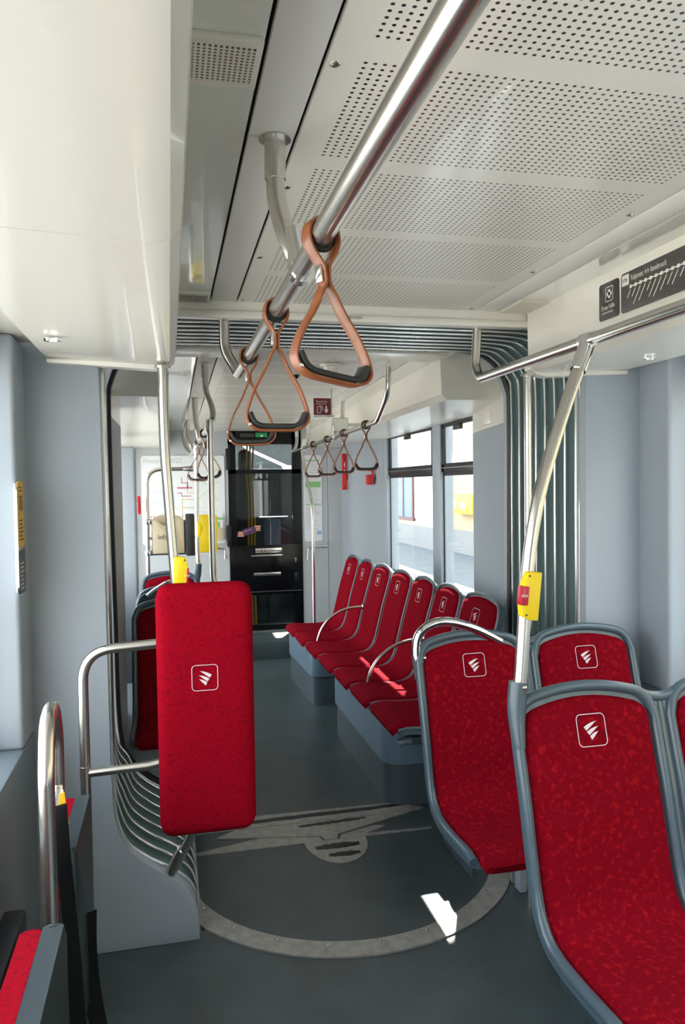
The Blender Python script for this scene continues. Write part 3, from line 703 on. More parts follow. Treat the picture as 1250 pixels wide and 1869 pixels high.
# ---- single seats on the left of the far car
def left_seat(label, x, y, z, rot, grp='red single seats on the left of the far car'):
    t = copy_tree(left_proto) if left_proto.get('used') else left_proto
    left_proto['used'] = 1
    t['label'] = label; t.location = (x, y, z); t.rotation_euler = (0, 0, rot)
    if 'used' in t and t is not left_proto: del t['used']
    return t
left_proto = make_seat('passenger_seat', 'x', 'red single seats on the left of the far car', w=0.172, rail=0.013, fab='fabric', frame='frame_blue', hw=0.19, esize=0.075, legs=False)
l1 = left_seat('red seat facing the camera, mostly hidden by the hanging red backrest pad', -0.635, 3.78, -0.035, 0)
l2 = left_seat('blue grey seat back turned away, just above the seat behind the red pad', -0.625, 4.02, 0.0, PI)
l3 = left_seat('far red seat top with grab pole socket at its right corner', -0.652, 5.46, -0.085, 0)
del left_proto['used']
hb = obj('grab_bar', MB().tube(catmull([(-0.76, 3.93, 0.955), (-0.72, 3.93, 0.985), (-0.66, 3.92, 1.02), (-0.60, 3.92, 1.03)], 6), 0.012, 10), 'chrome', l2)
for v in hb.data.vertices: v.co = Matrix.Rotation(-PI, 3, 'Z') @ v.co
obj('pole_socket', MB().tube([(-0.462, 5.46, 0.74), (-0.462, 5.46, 0.85), (-0.458, 5.455, 0.88), (-0.452, 5.45, 0.96)], lambda f: 0.016 + 0.009 * min(1, f * 1.6), 12), 'frame_blue', l3)
wb = thing('wheel_box', 'grey boxed wheel housing under the left single seats', 'housing', (-0.75, 3.9, 0))
obj('box', MB().box(-1.09, -0.50, 3.36, 4.5, 0.0, 0.385, 0.03), 'grp_low', wb)

# ================================================================== rails, poles, straps
def ceiling_bracket(parent, x, y, xb, yb, zb, zt, clamp=True):
    h_ = zt - zb; obj('hanger', MB().tube(catmull([(x, y, zt), (x, y, zt - h_ * .25), (x + (xb - x) * .03, y + (yb - y) * .1, zt - h_ * .45), (x + (xb - x) * .25, y + (yb - y) * .35, zt - h_ * .65), (x + (xb - x) * .62, y + (yb - y) * .7, zt - h_ * .84), (xb, yb, zb + 0.004)], 6), 0.0165, 16), 'steel', parent)
    obj('hanger_collar', MB().tube([(x, y, zt + 0.005), (x, y, zt - 0.07)], 0.0185, 16).disc((x, y, zt - 0.003), 0.028, 0.004), 'steel', parent)
    if clamp:
        v = Vector((xb - x, yb - y, zb - zt)); v.normalize(); p = Vector((xb, yb, zb))
        obj('clamp', MB().tube([p - v * 0.075, p - v * 0.02, p + v * 0.004], lambda f: 0.0205 + 0.003 * f, 14).tube([p + Vector((0, -0.014, 0)), p + Vector((0, 0.014, 0))], 0.0225, 16), 'chrome', parent)
XR, ZR = -0.413, 1.868
rail = thing('ceiling_handrail', 'long steel ceiling handrail running overhead with three large leather straps', 'handrail', (XR, 1.0, ZR))
obj('rail', MB().tube(fillet([(XR, YB + 0.1, ZR), (XR, 2.50, ZR), (-0.452, 2.545, 1.95), (-0.452, 2.545, 2.05)], [0, .012, .10, 0], 8), 0.0172, 20), 'steel', rail)
ceiling_bracket(rail, -0.449, 1.325, XR + 0.004, 1.30, ZR, 2.10)
rr = thing('ceiling_handrail', 'steel handrail under the route map on the right, curving up at the gangway', 'handrail', (0.435, 1.0, ZR))
obj('rail', MB().tube(fillet([(0.435, YB + 0.1, ZR), (0.435, 2.52, ZR), (0.437, 2.56, 1.92), (0.444, 2.555, 2.05)], [0, .06, .06, 0], 8), 0.0165, 20), 'steel', rr)
# slanting pole from near seat up to the right handrail
pol = thing('grab_pole', 'bent steel pole with yellow stop button rising from the nearest seat', 'pole', (0.17, 1.69, 0.98))
PP = catmull([(0.176, 1.694, 0.985), (0.185, 1.695, 1.03), (0.200, 1.70, 1.206), (0.219, 1.71, 1.339), (0.249, 1.72, 1.466), (0.295, 1.74, 1.582), (0.352, 1.765, 1.707), (0.412, 1.79, 1.825), (0.432, 1.80, 1.862)], 6)
obj('pole', MB().tube(PP, 0.0165, 18), 'steel', pol)
obj('clamp', MB().tube([(0.392, 1.782, 1.785), (0.42, 1.795, 1.84), (0.433, 1.80, 1.872)], 0.0205, 16).tube([(0.435, 1.772, ZR), (0.435, 1.828, ZR)], 0.0215, 18), 'chrome', pol)
def stop_button(parent, c, tilt, s):                  # yellow button housing clipped on a pole
    R = Matrix.Rotation(tilt, 3, 'Y'); c = Vector(c)
    P = [(0.0, 0.058), (0.022, 0.058), (0.022, -0.058), (0.0, -0.058), (-0.019, -0.05), (-0.024, -0.02), (-0.024, 0.022), (-0.013, 0.056)]
    mb = MB().prism([(x * s, z) for x, z in P], 'y', -0.03, -0.004, 0.002)
    for v in mb.b.verts: v.co = R @ v.co + c
    h = obj('button_housing', mb, 'yellow', parent)
    mb = MB().box(*sorted(((-0.029 if s > 0 else -0.0255) * s, (-0.009 if s > 0 else -0.018) * s)), -0.033, -0.010, -0.023, 0.023, 0.002)
    for v in mb.b.verts: v.co = R @ v.co + c
    b_ = obj('stop_button', mb, 'stop_red', h); b_['label'] = 'red stop button'
    text('STOP', 0.0085, 'white', h, c + R @ Vector((-0.020 * s if s > 0 else 0.020, -0.0335, -0.003)), (PI / 2, tilt, 0), 'lettering', 'CENTER', 0.0002, 0.75)
    mb = MB()
    for z in (0.048, -0.046):
        mb.dome(c + R @ Vector((-0.010 * s, -0.030, z)), 0.003, 0.001, (0, -1, 0), 8, 2)
    obj('housing_screw', mb, 'ink', h)
stop_button(pol, (0.197, 1.688, 1.228), 0.10, 1)
# straight pole at the right corner of the gangway
cp = thing('corner_pole', 'upright steel pole in front of the bellows at the right', 'pole', (0.58, 2.44, 0))
obj('pole', MB().tube(catmull([(0.585, 2.45, 1.875), (0.585, 2.45, 1.5), (0.583, 2.45, 1.1), (0.583, 2.45, 0.6), (0.583, 2.45, 0.0)], 6), 0.0135, 16), 'steel', cp)
obj('flange', MB().disc((0.585, 2.45, 1.868), 0.024, 0.008), 'steel', cp)
# left pole with stop button
lp = thing('grab_pole', 'bowed steel pole at the left of the gangway with yellow stop button', 'pole', (-0.66, 2.47, 0.22))
obj('pole', MB().tube(catmull([(-0.653, 2.455, 1.882), (-0.653, 2.455, 1.75), (-0.651, 2.455, 1.62), (-0.645, 2.455, 1.50), (-0.634, 2.455, 1.31), (-0.622, 2.455, 1.15), (-0.600, 2.455, 0.95), (-0.575, 2.46, 0.75), (-0.565, 2.48, 0.55), (-0.59, 2.50, 0.38), (-0.660, 2.535, 0.235)], 6), 0.0160, 18), 'steel', lp)
obj('foot_sleeve', MB().tube([(-0.625, 2.518, 0.31), (-0.672, 2.54, 0.212)], 0.0195, 16), 'steel', lp)
obj('flange', MB().disc((-0.653, 2.455, 1.872), 0.026, 0.008), 'steel', lp)
stop_button(lp, (-0.612, 2.452, 1.225), 0.07, -1)

def make_strap(group):
    t = thing('strap_handle', 'x', 'strap handle', (0, 0, 0), group)
    H = -0.250; w = 0.067
    half = [(0.0, H), (0.022, H), (0.042, H + 0.0015), (w * 0.86, H + 0.010), (w * 0.985, H + 0.024), (w * 0.94, H + 0.045), (w * 0.72, H + 0.085), (w * 0.36, H + 0.130), (0.012, H + 0.158), (0.0036, H + 0.175), (0.0030, -0.060), (0.0045, -0.047), (0.011, -0.035), (0.019, -0.023), (0.0245, -0.006), (0.0195, 0.016)]
    P = [(x, z) for x, z in half] + [(0.0, 0.0255)] + [(-x, z) for x, z in reversed(half[1:])]
    C = catmull([Vector((x, 0, z)) for x, z in P], 6, True)
    obj('strap', MB().band(C, (0, 1, 0), 0.026, 0.0052), 'leather', t, 60)
    G = catmull([Vector((x, 0, z + 0.007)) for x, z in [(-w * 0.90, H + 0.030), (-w * 0.76, H + 0.011), (-0.038, H + 0.003), (-0.02, H + 0.0015), (0.02, H + 0.0015), (0.038, H + 0.003), (w * 0.76, H + 0.011), (w * 0.90, H + 0.030)]], 6)
    obj('grip', MB().band(G, (0, 1, 0), 0.029, 0.010, closed=False), 'grip', t, 60)
    obj('sleeve', MB().tube([(0.0195 * math.sin(a), 0, 0.0195 * math.cos(a)) for a in [2 * PI * i / 24 for i in range(24)]], 0.0042, 8, closed=True), 'grip', t)
    obj('clip', MB().box(-0.0115, -0.0065, -0.008, 0.008, -0.072, -0.045, 0.001), 'chrome', t)
    obj('rivet', MB().dome((-w * 0.90, -0.0128, H + 0.012), 0.0036, 0.0012, (0, -1, 0)), 'chrome', t)
    return t
sp0 = make_strap('leather strap handles on the ceiling rails')
def zrR(y): return 1.833 - 0.010 * (y - 3.8)
SPOT = [((XR, 1.115, ZR), (0, -0.03, 0.30), 'largest brown leather strap handle, hanging nearest on the overhead rail'),
        ((XR, 1.605, ZR), (0, 0.0, 0.05), 'second largest leather strap handle, hanging in front of the gangway'),
        ((XR, 2.165, ZR), (0, -0.02, -0.05), 'third leather strap handle, at the gangway end of the near rail'),
        ((0.432, 4.10, zrR(4.1)), (0, 0, 0), 'strap handle in front of the red emergency hammer'),
        ((0.436, 4.66, zrR(4.66)), (0, 0.02, 0), 'strap handle in front of the tall red alarm strip'),
        ((0.440, 5.20, zrR(5.2)), (0, 0, 0), 'strap handle overlapping the right edge of the tall notice'),
        ((0.445, 5.75, zrR(5.75)), (0, 0, 0), 'smallest strap handle, in front of the tall notice by the cab door'),
        ((-0.446, 4.28, 1.795), (0, -0.10, 0.1), 'strap handle beside the nearer upright pole in front of the network map'),
        ((-0.448, 4.92, 1.79), (0, 0.05, 0), 'strap handle hanging lowest in front of the network map')]
def lop(t):                                           # the stiff nearest strap hangs shorter and lopsided
    for c in t.children:
        me = c.data = c.data.copy()
        for v in me.vertices:
            x, z = v.co.x, v.co.z; f = min(1, max(0, -z / 0.2)); v.co.z = z * (1 - 0.15 * f) - 0.17 * x * f; v.co.x = x * (1 - 0.05 * f) + 0.010 * f
for i, (loc, rot, lab) in enumerate(SPOT[1:] + SPOT[:1]):
    t = sp0 if i == 0 else copy_tree(sp0)
    t.location = loc; t.rotation_euler = rot; t['label'] = lab
lop(t)

# far car rails
fr_ = thing('far_handrail', 'steel handrail above the red bench with four strap handles', 'handrail', (0.44, 5.0, 1.82))
obj('rail', MB().tube(fillet([(0.446, 3.70, 2.09), (0.446, 3.70, 1.96), (0.432, 3.86, zrR(3.86)), (0.452, 6.75, zrR(6.75))], [0, .16, .10, 0], 8), 0.0145, 16), 'steel', fr_)
obj('hanger_collar', MB().tube([(0.446, 3.70, 2.095), (0.446, 3.70, 2.03)], 0.0175, 14), 'steel', fr_)
ceiling_bracket(fr_, 0.50, 4.98, 0.437, 4.95, zrR(4.95), zc(4.98))
ceiling_bracket(fr_, 0.50, 6.25, 0.448, 6.22, zrR(6.22), zc(6.25))
ceiling_bracket(fr_, 0.50, 6.85, 0.453, 6.74, zrR(6.74), zc(6.85), False)
fl_ = thing('far_handrail', 'steel handrail on the left of the far car with ceiling hangers', 'handrail', (-0.446, 5.0, 1.8))
obj('rail', MB().tube([(-0.445, 3.62, 1.797), (-0.450, 6.9, 1.785)], 0.0145, 16), 'steel', fl_)
obj('hanger', MB().tube(catmull([(-0.463, 3.68, 2.09), (-0.463, 3.68, 2.02), (-0.458, 3.68, 1.95), (-0.436, 3.66, 1.88), (-0.432, 3.64, 1.83), (-0.445, 3.63, 1.797)], 6), 0.0145, 14), 'steel', fl_)
obj('hanger_collar', MB().tube([(-0.463, 3.68, 2.095), (-0.463, 3.68, 2.02)], 0.0175, 14).disc((-0.463, 3.68, 2.087), 0.024, 0.004), 'steel', fl_)
ceiling_bracket(fl_, -0.472, 4.87, -0.447, 4.80, 1.793, zc(4.87))
ceiling_bracket(fl_, -0.488, 6.15, -0.449, 6.05, 1.788, zc(6.15))
ceiling_bracket(fl_, -0.505, 7.0 - 0.06, -0.450, 6.86, 1.786, zc(6.94), False)
p1 = thing('upright_pole', 'upright steel pole under the left far handrail, nearer of two', 'pole', (-0.445, 3.6, 0))
obj('pole', MB().tube(catmull([(-0.447, 3.63, 1.80), (-0.447, 3.63, 1.5), (-0.446, 3.63, 1.15), (-0.443, 3.63, 1.06), (-0.425, 3.63, 0.98), (-0.42, 3.63, 0.85), (-0.42, 3.63, 0.36)], 6), 0.0150, 16), 'steel', p1)
obj('clamp', MB().tube([(-0.447, 3.63, 1.815), (-0.447, 3.63, 1.75)], 0.0195, 14), 'chrome', p1)
obj('flange', MB().disc((-0.42, 3.63, 0.0), 0.03, 0.012).cyl((-0.42, 3.63, 0.0), (-0.42, 3.63, 0.37), 0.015), 'steel', p1)
p2 = thing('upright_pole', 'upright steel pole standing in a seat corner socket, farther of two', 'pole', (-0.455, 5.45, 0.9))
obj('pole', MB().tube(catmull([(-0.450, 5.45, 1.79), (-0.452, 5.45, 1.5), (-0.455, 5.45, 1.1), (-0.452, 5.45, 0.98), (-0.450, 5.45, 0.93)], 6), 0.0145, 14), 'steel', p2)
obj('clamp', MB().tube([(-0.45, 5.45, 1.81), (-0.45, 5.45, 1.74)], 0.0185, 14), 'chrome', p2)
p3 = thing('bent_pole', 'bent steel pole standing at the cab end of the red bench', 'pole', (0.43, 5.76, 0.36))
obj('pole', MB().tube(catmull([(0.449, 6.30, zrR(6.3)), (0.447, 6.24, 1.74), (0.44, 6.05, 1.58), (0.437, 5.86, 1.42), (0.436, 5.78, 1.30), (0.435, 5.765, 1.1), (0.435, 5.765, 0.8), (0.435, 5.765, 0.37)], 6), 0.0125, 14), 'steel', p3)
obj('flange', MB().disc((0.435, 5.765, 0.375), 0.025, 0.05), 'steel', p3)

# ================================================================== wheelchair backrest, its frame and folding seats
wf = thing('tube_stand', 'curved steel tube frame holding the red backrest pad at the left', 'frame', (-0.885, 2.22, 0))
obj('frame_tube', MB().tube(fillet([(-0.888, 2.22, 0.0), (-0.888, 2.22, 1.045), (-0.67, 2.22, 1.056), (-0.45, 2.22, 1.056)], [0, .09, 0, 0], 10), 0.0140, 16), 'steel', wf)
obj('lower_tube', MB().tube([(-0.887, 2.22, 0.70), (-0.72, 2.22, 0.705), (-0.68, 2.22, 0.712), (-0.45, 2.22, 0.712)], 0.0125, 14), 'steel', wf)
obj('weld', MB().tube([(-0.888, 2.22, 0.685), (-0.888, 2.22, 0.72)], 0.0152, 14), 'steel', wf)
pad = thing('backrest_pad', 'large upright red backrest pad mounted on the steel frame in mid aisle', 'backrest', (-0.55, 2.19, 0.5))
mb = MB(); F = []; nu, ns = 20, 40; cx, w_, z0, z1, rr_ = -0.550, 0.1365, 0.503, 1.228, 0.04
for j in range(ns + 1):
    v = j / ns; row = []
    for i in range(nu + 1):
        q = math.sin(PI / 2 * (2 * i / nu - 1)) * .45 + (2 * i / nu - 1) * .55; u = q * w_
        top = z1 - crn(u, w_, rr_); bot = z0 + crn(u, w_, rr_)
        vv = v * .7 + .3 * (0.5 - 0.5 * math.cos(PI * v)); z = bot + (top - bot) * vv
        e = min((1 - abs(q) ** 8) ** 0.45, (1 - abs(2 * vv - 1) ** 24) ** 0.45)
        row.append((cx + u, 2.195 - 0.028 * e, z))
    F.append(row)
V = [[mb.b.verts.new(p) for p in r] for r in F]; Bk = [[mb.b.verts.new((p[0], 2.205, p[2])) for p in r] for r in F]
for j in range(ns):
    for i in range(nu):
        mb.b.faces.new((V[j][i], V[j][i + 1], V[j + 1][i + 1], V[j + 1][i])); mb.b.faces.new((Bk[j][i + 1], Bk[j][i], Bk[j + 1][i], Bk[j + 1][i + 1]))
    mb.b.faces.new((V[j][0], V[j + 1][0], Bk[j + 1][0], Bk[j][0])); mb.b.faces.new((V[j + 1][nu], V[j][nu], Bk[j][nu], Bk[j + 1][nu]))
for i in range(nu):
    mb.b.faces.new((V[0][i + 1], V[0][i], Bk[0][i], Bk[0][i + 1])); mb.b.faces.new((V[ns][i], V[ns][i + 1], Bk[ns][i + 1], Bk[ns][i]))
pu = obj('upholstery', mb, 'pad_fabric', pad, 60)
obj('emblem', emblem(lambda a, b: Vector((-0.554 + a, 2.1662, 0.961 + b)), 0.074, -1), 'emblem_white', pu, 0)
obj('backing_board', MB().box(-0.675, -0.425, 2.200, 2.210, 0.53, 1.20, 0.004), 'shell_dark', pad)

def flap(label, y0, y1, x, ztop, zbot, lean=0.0):
    t = thing('folding_seat', label, 'folding seat', (x, (y0 + y1) / 2, 0), 'tip-up seats on the left wall')
    mb = MB().prism(rrect((y0 + y1) / 2, (ztop + zbot) / 2, y1 - y0, ztop - zbot, 0.035), 'x', x - 0.034, x, 0.008)
    obj('cushion', mb, 'pad_fabric', t, 50)
    mb = MB().prism(rrect((y0 + y1) / 2, (ztop + zbot) / 2, y1 - y0 + .004, ztop - zbot + .004, 0.03), 'x', x + 0.001, x + 0.034, 0.010)
    obj('seat_pan', mb, 'shell_teal', t, 50)
    for ya in (y0 + 0.02, y1 - 0.05): obj('hinge_arm', MB().box(x - 0.13, x + 0.0, ya, ya + 0.03, zbot, zbot + 0.05, 0.006), 'shell_dark', t)
    obj('dark_wall_box', MB().box(x - 0.18, x - 0.125, y0, y1, 0.10, 0.46, 0.01), 'shell_dark', t)  # dark box put in for the dark area low on the wall
    return t
mat('shell_teal', (0.016, 0.030, 0.037), 0.42, spec=0.35)
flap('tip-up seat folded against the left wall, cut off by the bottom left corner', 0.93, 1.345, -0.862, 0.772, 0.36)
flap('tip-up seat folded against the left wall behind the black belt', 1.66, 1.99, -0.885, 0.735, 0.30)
gl = thing('grab_loop', 'upright steel grab loop between the two tip-up seats at the left', 'grab rail', (-0.90, 1.65, 0))
obj('loop_tube', MB().tube(fillet([(-0.885, 1.545, 0.0), (-0.885, 1.545, 0.95), (-0.888, 1.59, 1.035), (-0.892, 1.69, 1.045), (-0.896, 1.76, 0.96), (-0.896, 1.76, 0.845), (-0.905, 1.70, 0.76), (-0.905, 1.70, 0.66)], [0, .10, .07, .07, .09, .02, .02, 0], 8), 0.0155, 18), 'steel', gl)
obj('bend_sleeve', MB().tube([(-0.896, 1.752, 0.836), (-0.904, 1.705, 0.765)], 0.0175, 16), 'chrome', gl)
bt = thing('seat_belt', 'black safety belt hanging from the grab loop with silver buckle near the floor', 'belt', (-0.86, 1.6, 0))
obj('webbing', MB().band(catmull([(-0.905, 1.70, 0.765), (-0.880, 1.655, 0.84), (-0.872, 1.62, 0.825), (-0.866, 1.60, 0.76), (-0.860, 1.60, 0.67), (-0.852, 1.60, 0.55), (-0.845, 1.60, 0.40), (-0.838, 1.60, 0.24), (-0.830, 1.60, 0.05)], 6), (0.9, 0.45, 0.0), 0.030, 0.003, closed=False), 'belt', bt, 50)
obj('webbing', MB().band(catmull([(-0.848, 1.85, 0.50), (-0.850, 1.85, 0.42), (-0.846, 1.85, 0.33), (-0.825, 1.82, 0.22), (-0.79, 1.77, 0.13), (-0.765, 1.73, 0.03)], 6), (0.8, 0.5, 0.0), 0.04, 0.003, closed=False), 'belt', bt, 50)
obj('buckle', MB().tube([(-0.822, 1.77, 0.175), (-0.792, 1.765, 0.17), (-0.787, 1.755, 0.12), (-0.815, 1.755, 0.12)], 0.003, 6, closed=True), 'chrome', bt)
obj('belt_clip', MB().disc((-0.868, 1.63, 0.655), 0.012, 0.01), 'chrome', bt)
ylab = tag(obj('warning_label', MB().prism([(-0.878, 0.865), (-0.868, 0.868), (-0.861, 0.80), (-0.868, 0.79), (-0.880, 0.835)], 'y', 1.655, 1.658), 'orange_yellow'), 'small yellow warning plate between the grab loop and the folded red seat', 'label')

# ================================================================== signs and fittings
def sign(name, label, cat, pts_yz, x, m, t=0.003):
    return tag(obj(name, MB().prism(pts_yz, 'x', x, x + t, 0.0008), m), label, cat)
xs = 0.6045
eh = sign('first_aid_sign', 'dark first aid sign with white cross, left of the route map', 'sign', rrect(1.976, 2.019, 0.098, 0.105, 0.008), xs - 0.002, 'sign_brown')
def outline(mb, P, Q, x):
    A = [mb.b.verts.new((x, a, b)) for a, b in P]; B = [mb.b.verts.new((x, a, b)) for a, b in Q]
    for i in range(len(A)): j = (i + 1) % len(A); mb.b.faces.new((A[i], A[j], B[j], B[i]))
mb = MB(); outline(mb, rrect(1.972, 2.037, 0.038, 0.042, 0.005), rrect(1.972, 2.037, 0.034, 0.038, 0.004), xs - 0.0025)
mb.box(xs - 0.003, xs - 0.002, 1.967, 1.977, 2.025, 2.049).box(xs - 0.003, xs - 0.002, 1.960, 1.984, 2.032, 2.042)
obj('cross_symbol', mb, 'sign_text', eh)
text('Erste Hilfe', 0.0185, 'sign_text', eh, (xs - 0.0025, 2.012, 1.995), FACE_LEFT, 'lettering', 'LEFT', 0.0002, 0.86)
text('am Fahrerarbeitsplatz', 0.0078, 'sign_text', eh, (xs - 0.0025, 2.012, 1.984), FACE_LEFT, 'lettering', 'LEFT', 0.0002, 0.86)
mp = sign('route_sign', 'long dark route map strip above the right handrail', 'sign', rrect(1.43, 2.020, 0.968, 0.108, 0.008), xs - 0.002, 'sign_brown')
ob = obj('number_tile', MB().box(xs - 0.003, xs - 0.002, 1.876, 1.908, 2.039, 2.068), 'sign_text', mp)
text('STB', 0.0135, 'ink', mp, (xs - 0.0035, 1.9045, 2.049), FACE_LEFT, 'lettering', 'LEFT', 0.0002, 0.95)
text('Fulpmes \u2194 Innsbruck', 0.021, 'sign_text', mp, (xs - 0.0025, 1.868, 2.047), FACE_LEFT, 'lettering', 'LEFT', 0.0002, 0.8)
mb = MB().box(xs - 0.0027, xs - 0.002, 1.0, 1.872, 2.0295, 2.0325)
for i in range(40): y = 1.868 - i * 0.0222; mb.box(xs - 0.0030, xs - 0.002, y - 0.005, y + 0.005, 2.0265, 2.0355, 0.0008)
obj('stop_line', mb, 'sign_text', mp)
mb = MB()
for i in range(40):
    y = 1.868 - i * 0.0222; L = random.uniform(0.02, 0.055)
    mb.box(xs - 0.0027, xs - 0.002, y + 0.000, y + 0.0022, 2.022 - L, 2.022, 0, Matrix.Rotation(0.65, 3, 'X'), (xs, y, 2.022))
obj('stop_names', mb, 'sign_text', mp)
mat('letter_grey', (0.36, 0.34, 0.30), 0.5)
text('BOMBARDIER', 0.0135, 'letter_grey', beam_o := thing('maker_lettering', 'raised maker lettering in the middle of the cream header beam', 'lettering', (-0.02, 2.49, 2.06)), (-0.085, 2.4915, 2.0555), FACE_BACK, 'letters', 'LEFT', 0.0012, 1.1)
# left wall priority notice
nt_ = tag(obj('priority_notice', MB().prism(rrect(2.342, 1.362, 0.10, 0.335, 0.03), 'x', -1.0695, -1.060, 0.003), 'alu'), 'tall yellow and dark notice plate on the left wall pillar', 'notice')
obj('yellow_field', MB().prism(rrect(2.342, 1.43, 0.09, 0.19, 0.015), 'x', -1.0600, -1.0590), 'orange_yellow', nt_)
obj('dark_field', MB().prism(rrect(2.342, 1.265, 0.09, 0.125, 0.015), 'x', -1.0600, -1.0588), 'sign_brown', nt_)
mb = MB()
for i in range(6): mb.box(-1.0588, -1.0584, 2.31, 2.375 - random.uniform(0, .02), 1.355 + i * 0.011, 1.359 + i * 0.011)
for i in range(4): mb.box(-1.0588, -1.0584, 2.318 + i * .014, 2.324 + i * .014, 1.44, 1.475).dome((-1.0590, 2.321 + i * .014, 1.480), .004, .001, (1, 0, 0), 8, 2)
for i in range(2): mb.box(-1.0588, -1.0584, 2.31, 2.36, 1.495 + i * 0.01, 1.499 + i * 0.01)
obj('print', mb, 'ink', nt_)
mb = MB()
for i in range(7): mb.box(-1.0587, -1.0583, 2.31, 2.37 - random.uniform(0, .03), 1.215 + i * 0.012, 1.219 + i * 0.012)
obj('print', mb, 'sign_text', nt_)
# latches, screws, speaker grilles
for s, x, y in ((-1, -0.918, 2.125), (1, 0.884, 2.171)):
    t = tag(obj('panel_latch', MB().disc((x, y, 1.889), 0.010, 0.008).disc((x - 0.024, y, 1.888), 0.010, 0.008).box(x - 0.02, x, y - 0.003, y + 0.003, 1.886, 1.895), 'chrome'),
            ['', 'chrome latch under the right overhead panel', 'chrome latch under the left overhead panel'][s], 'latch')
for x, y in ((-0.396, 1.078), (-0.396, 1.534), (-0.396, 2.010), (-0.398, 2.475), (0.388, 1.548), (0.388, 2.017), (0.388, 2.47)):
    tag(obj('ceiling_screw', MB().dome((x, y, 2.100), 0.009, 0.003, (0, 0, -1)), 'steel'), 'round screw head at the edge of the perforated ceiling panel', 'screw', 'ceiling panel screws')
g1 = tag(obj('speaker_grille', MB().box(-0.612, -0.502, 1.032, 1.155, 2.090, 2.102, 0.004), 'grille_cream'), 'cream perforated grille in the left light strip, nearest the camera', 'grille')
obj('mesh', MB().box(-0.596, -0.512, 1.045, 1.135, 2.0885, 2.091), 'grille_dots', g1)
g2 = tag(obj('speaker_grille', MB().box(-0.612, -0.503, 2.38, 2.495, 2.090, 2.102, 0.004), 'grille_cream'), 'cream slotted grille at the far end of the left light strip', 'grille')
mb = MB()
for i in range(14): mb.box(-0.60 + i * 0.0066, -0.597 + i * 0.0066, 2.40, 2.48, 2.0892, 2.0905)
obj('slots', mb, 'sign_brown', g2)
# camera dome and round ceiling speaker
cd = thing('camera_dome', 'white ceiling camera with black glass dome beyond the gangway', 'camera', (-0.01, 3.86, 2.09))
obj('housing', MB().cyl((-0.005, 3.84, zc(3.84)), (-0.005, 3.84, 2.062), 0.045, 24, 0.034), 'cream', cd)
obj('dome', MB().dome((-0.005, 3.84, 2.062), 0.024, 0.022, (0, 0, -1), 18, 6), 'gloss_black', cd)
cs = thing('ceiling_lamp', 'round cream ceiling fitting right of the camera dome', 'ceiling fitting', (0.15, 3.68, 2.09))
obj('body', MB().cyl((0.15, 3.66, 2.09), (0.15, 3.66, 2.078), 0.062, 28, 0.058).cyl((0.15, 3.66, 2.078), (0.15, 3.66, 2.052), 0.042, 28, 0.034), 'cream', cs)
# fire extinguisher sign hung from the ceiling
fs = thing('hanging_sign', 'dark red fire extinguisher sign hanging from the ceiling', 'sign', (0.25, 4.4, 2.01))
obj('plate', MB().box(0.196, 0.300, 4.398, 4.404, 1.913, 2.012, 0.002), 'sign_red', fs)
obj('holder', MB().box(0.198, 0.318, 4.39, 4.412, 1.903, 1.914, 0.002), 'steel', fs)
obj('hanger', MB().box(0.30, 0.308, 4.398, 4.404, 1.905, zc(4.4)), 'steel', fs)
text('Feuerl\u00f6scher', 0.0145, 'white', fs, (0.211, 4.3975, 1.988), FACE_BACK, 'lettering', 'LEFT', 0.0002, 0.9)
text('unter dem Sitz', 0.0118, 'white', fs, (0.211, 4.3975, 1.975), FACE_BACK, 'lettering', 'LEFT', 0.0002, 0.9)
mb = MB()
A = rrect(0.228, 1.944, 0.023, 0.040, 0.005); B = rrect(0.228, 1.944, 0.017, 0.034, 0.003)
VA = [mb.b.verts.new((a, 4.3972, b)) for a, b in A]; VB = [mb.b.verts.new((a, 4.3972, b)) for a, b in B]
for i in range(len(VA)): j = (i + 1) % len(VA); mb.b.faces.new((VA[i], VA[j], VB[j], VB[i]))
mb.tube(catmull([(0.230, 4.3972, 1.965), (0.242, 4.3972, 1.966), (0.249, 4.3972, 1.955), (0.246, 4.3972, 1.939)], 5), 0.0017, 6)
obj('extinguisher_symbol', mb, 'white', fs)
obj('arrow_symbol', MB().prism([(0.266, 1.966), (0.276, 1.966), (0.276, 1.945), (0.285, 1.945), (0.271, 1.922), (0.257, 1.945), (0.266, 1.945)], 'y', 4.3968, 4.3976), 'white', fs)
sc = thing('information_screen', 'small dark information screen by the right ceiling edge, behind the sign', 'screen', (0.5, 5.0, 1.9))
obj('casing', MB().box(0.395, 0.500, 4.80, 4.83, 1.84, 1.935, 0.004), 'steel', sc)
obj('screen_face', MB().box(0.402, 0.493, 4.798, 4.801, 1.848, 1.927), 'strip_cover', sc)
obj('arm', MB().box(0.49, 0.64, 4.81, 4.82, 1.88, 1.90), 'steel', sc)
# emergency hammer and red strip
eh_ = thing('emergency_hammer', 'red emergency hammer in its holder beside the far window', 'hammer', (1.02, 6.2, 1.55))
hx, hy = 1.035, 6.26
obj('holder', MB().box(hx - 0.032, hx + 0.022, hy - 0.01, hy + 0.05, 1.50, 1.585, 0.004), 'alarm_red', eh_)
obj('handle', MB().box(hx + 0.002, hx + 0.02, hy - 0.022, hy - 0.008, 1.505, 1.62, 0.004), 'alarm_red', eh_)
obj('hammer_head', MB().tube([(hx - 0.05, hy - 0.016, 1.632), (hx + 0.025, hy - 0.016, 1.618)], 0.010, 10), 'alarm_red', eh_)
obj('hammer_tip', MB().tube([(hx - 0.056, hy - 0.016, 1.633), (hx - 0.038, hy - 0.016, 1.630)], 0.0106, 10), 'chrome', eh_)
rs = thing('alarm_strip', 'tall narrow red alarm strip in the corner near the cab wall', 'alarm strip', (0.93, 6.8, 1.6))
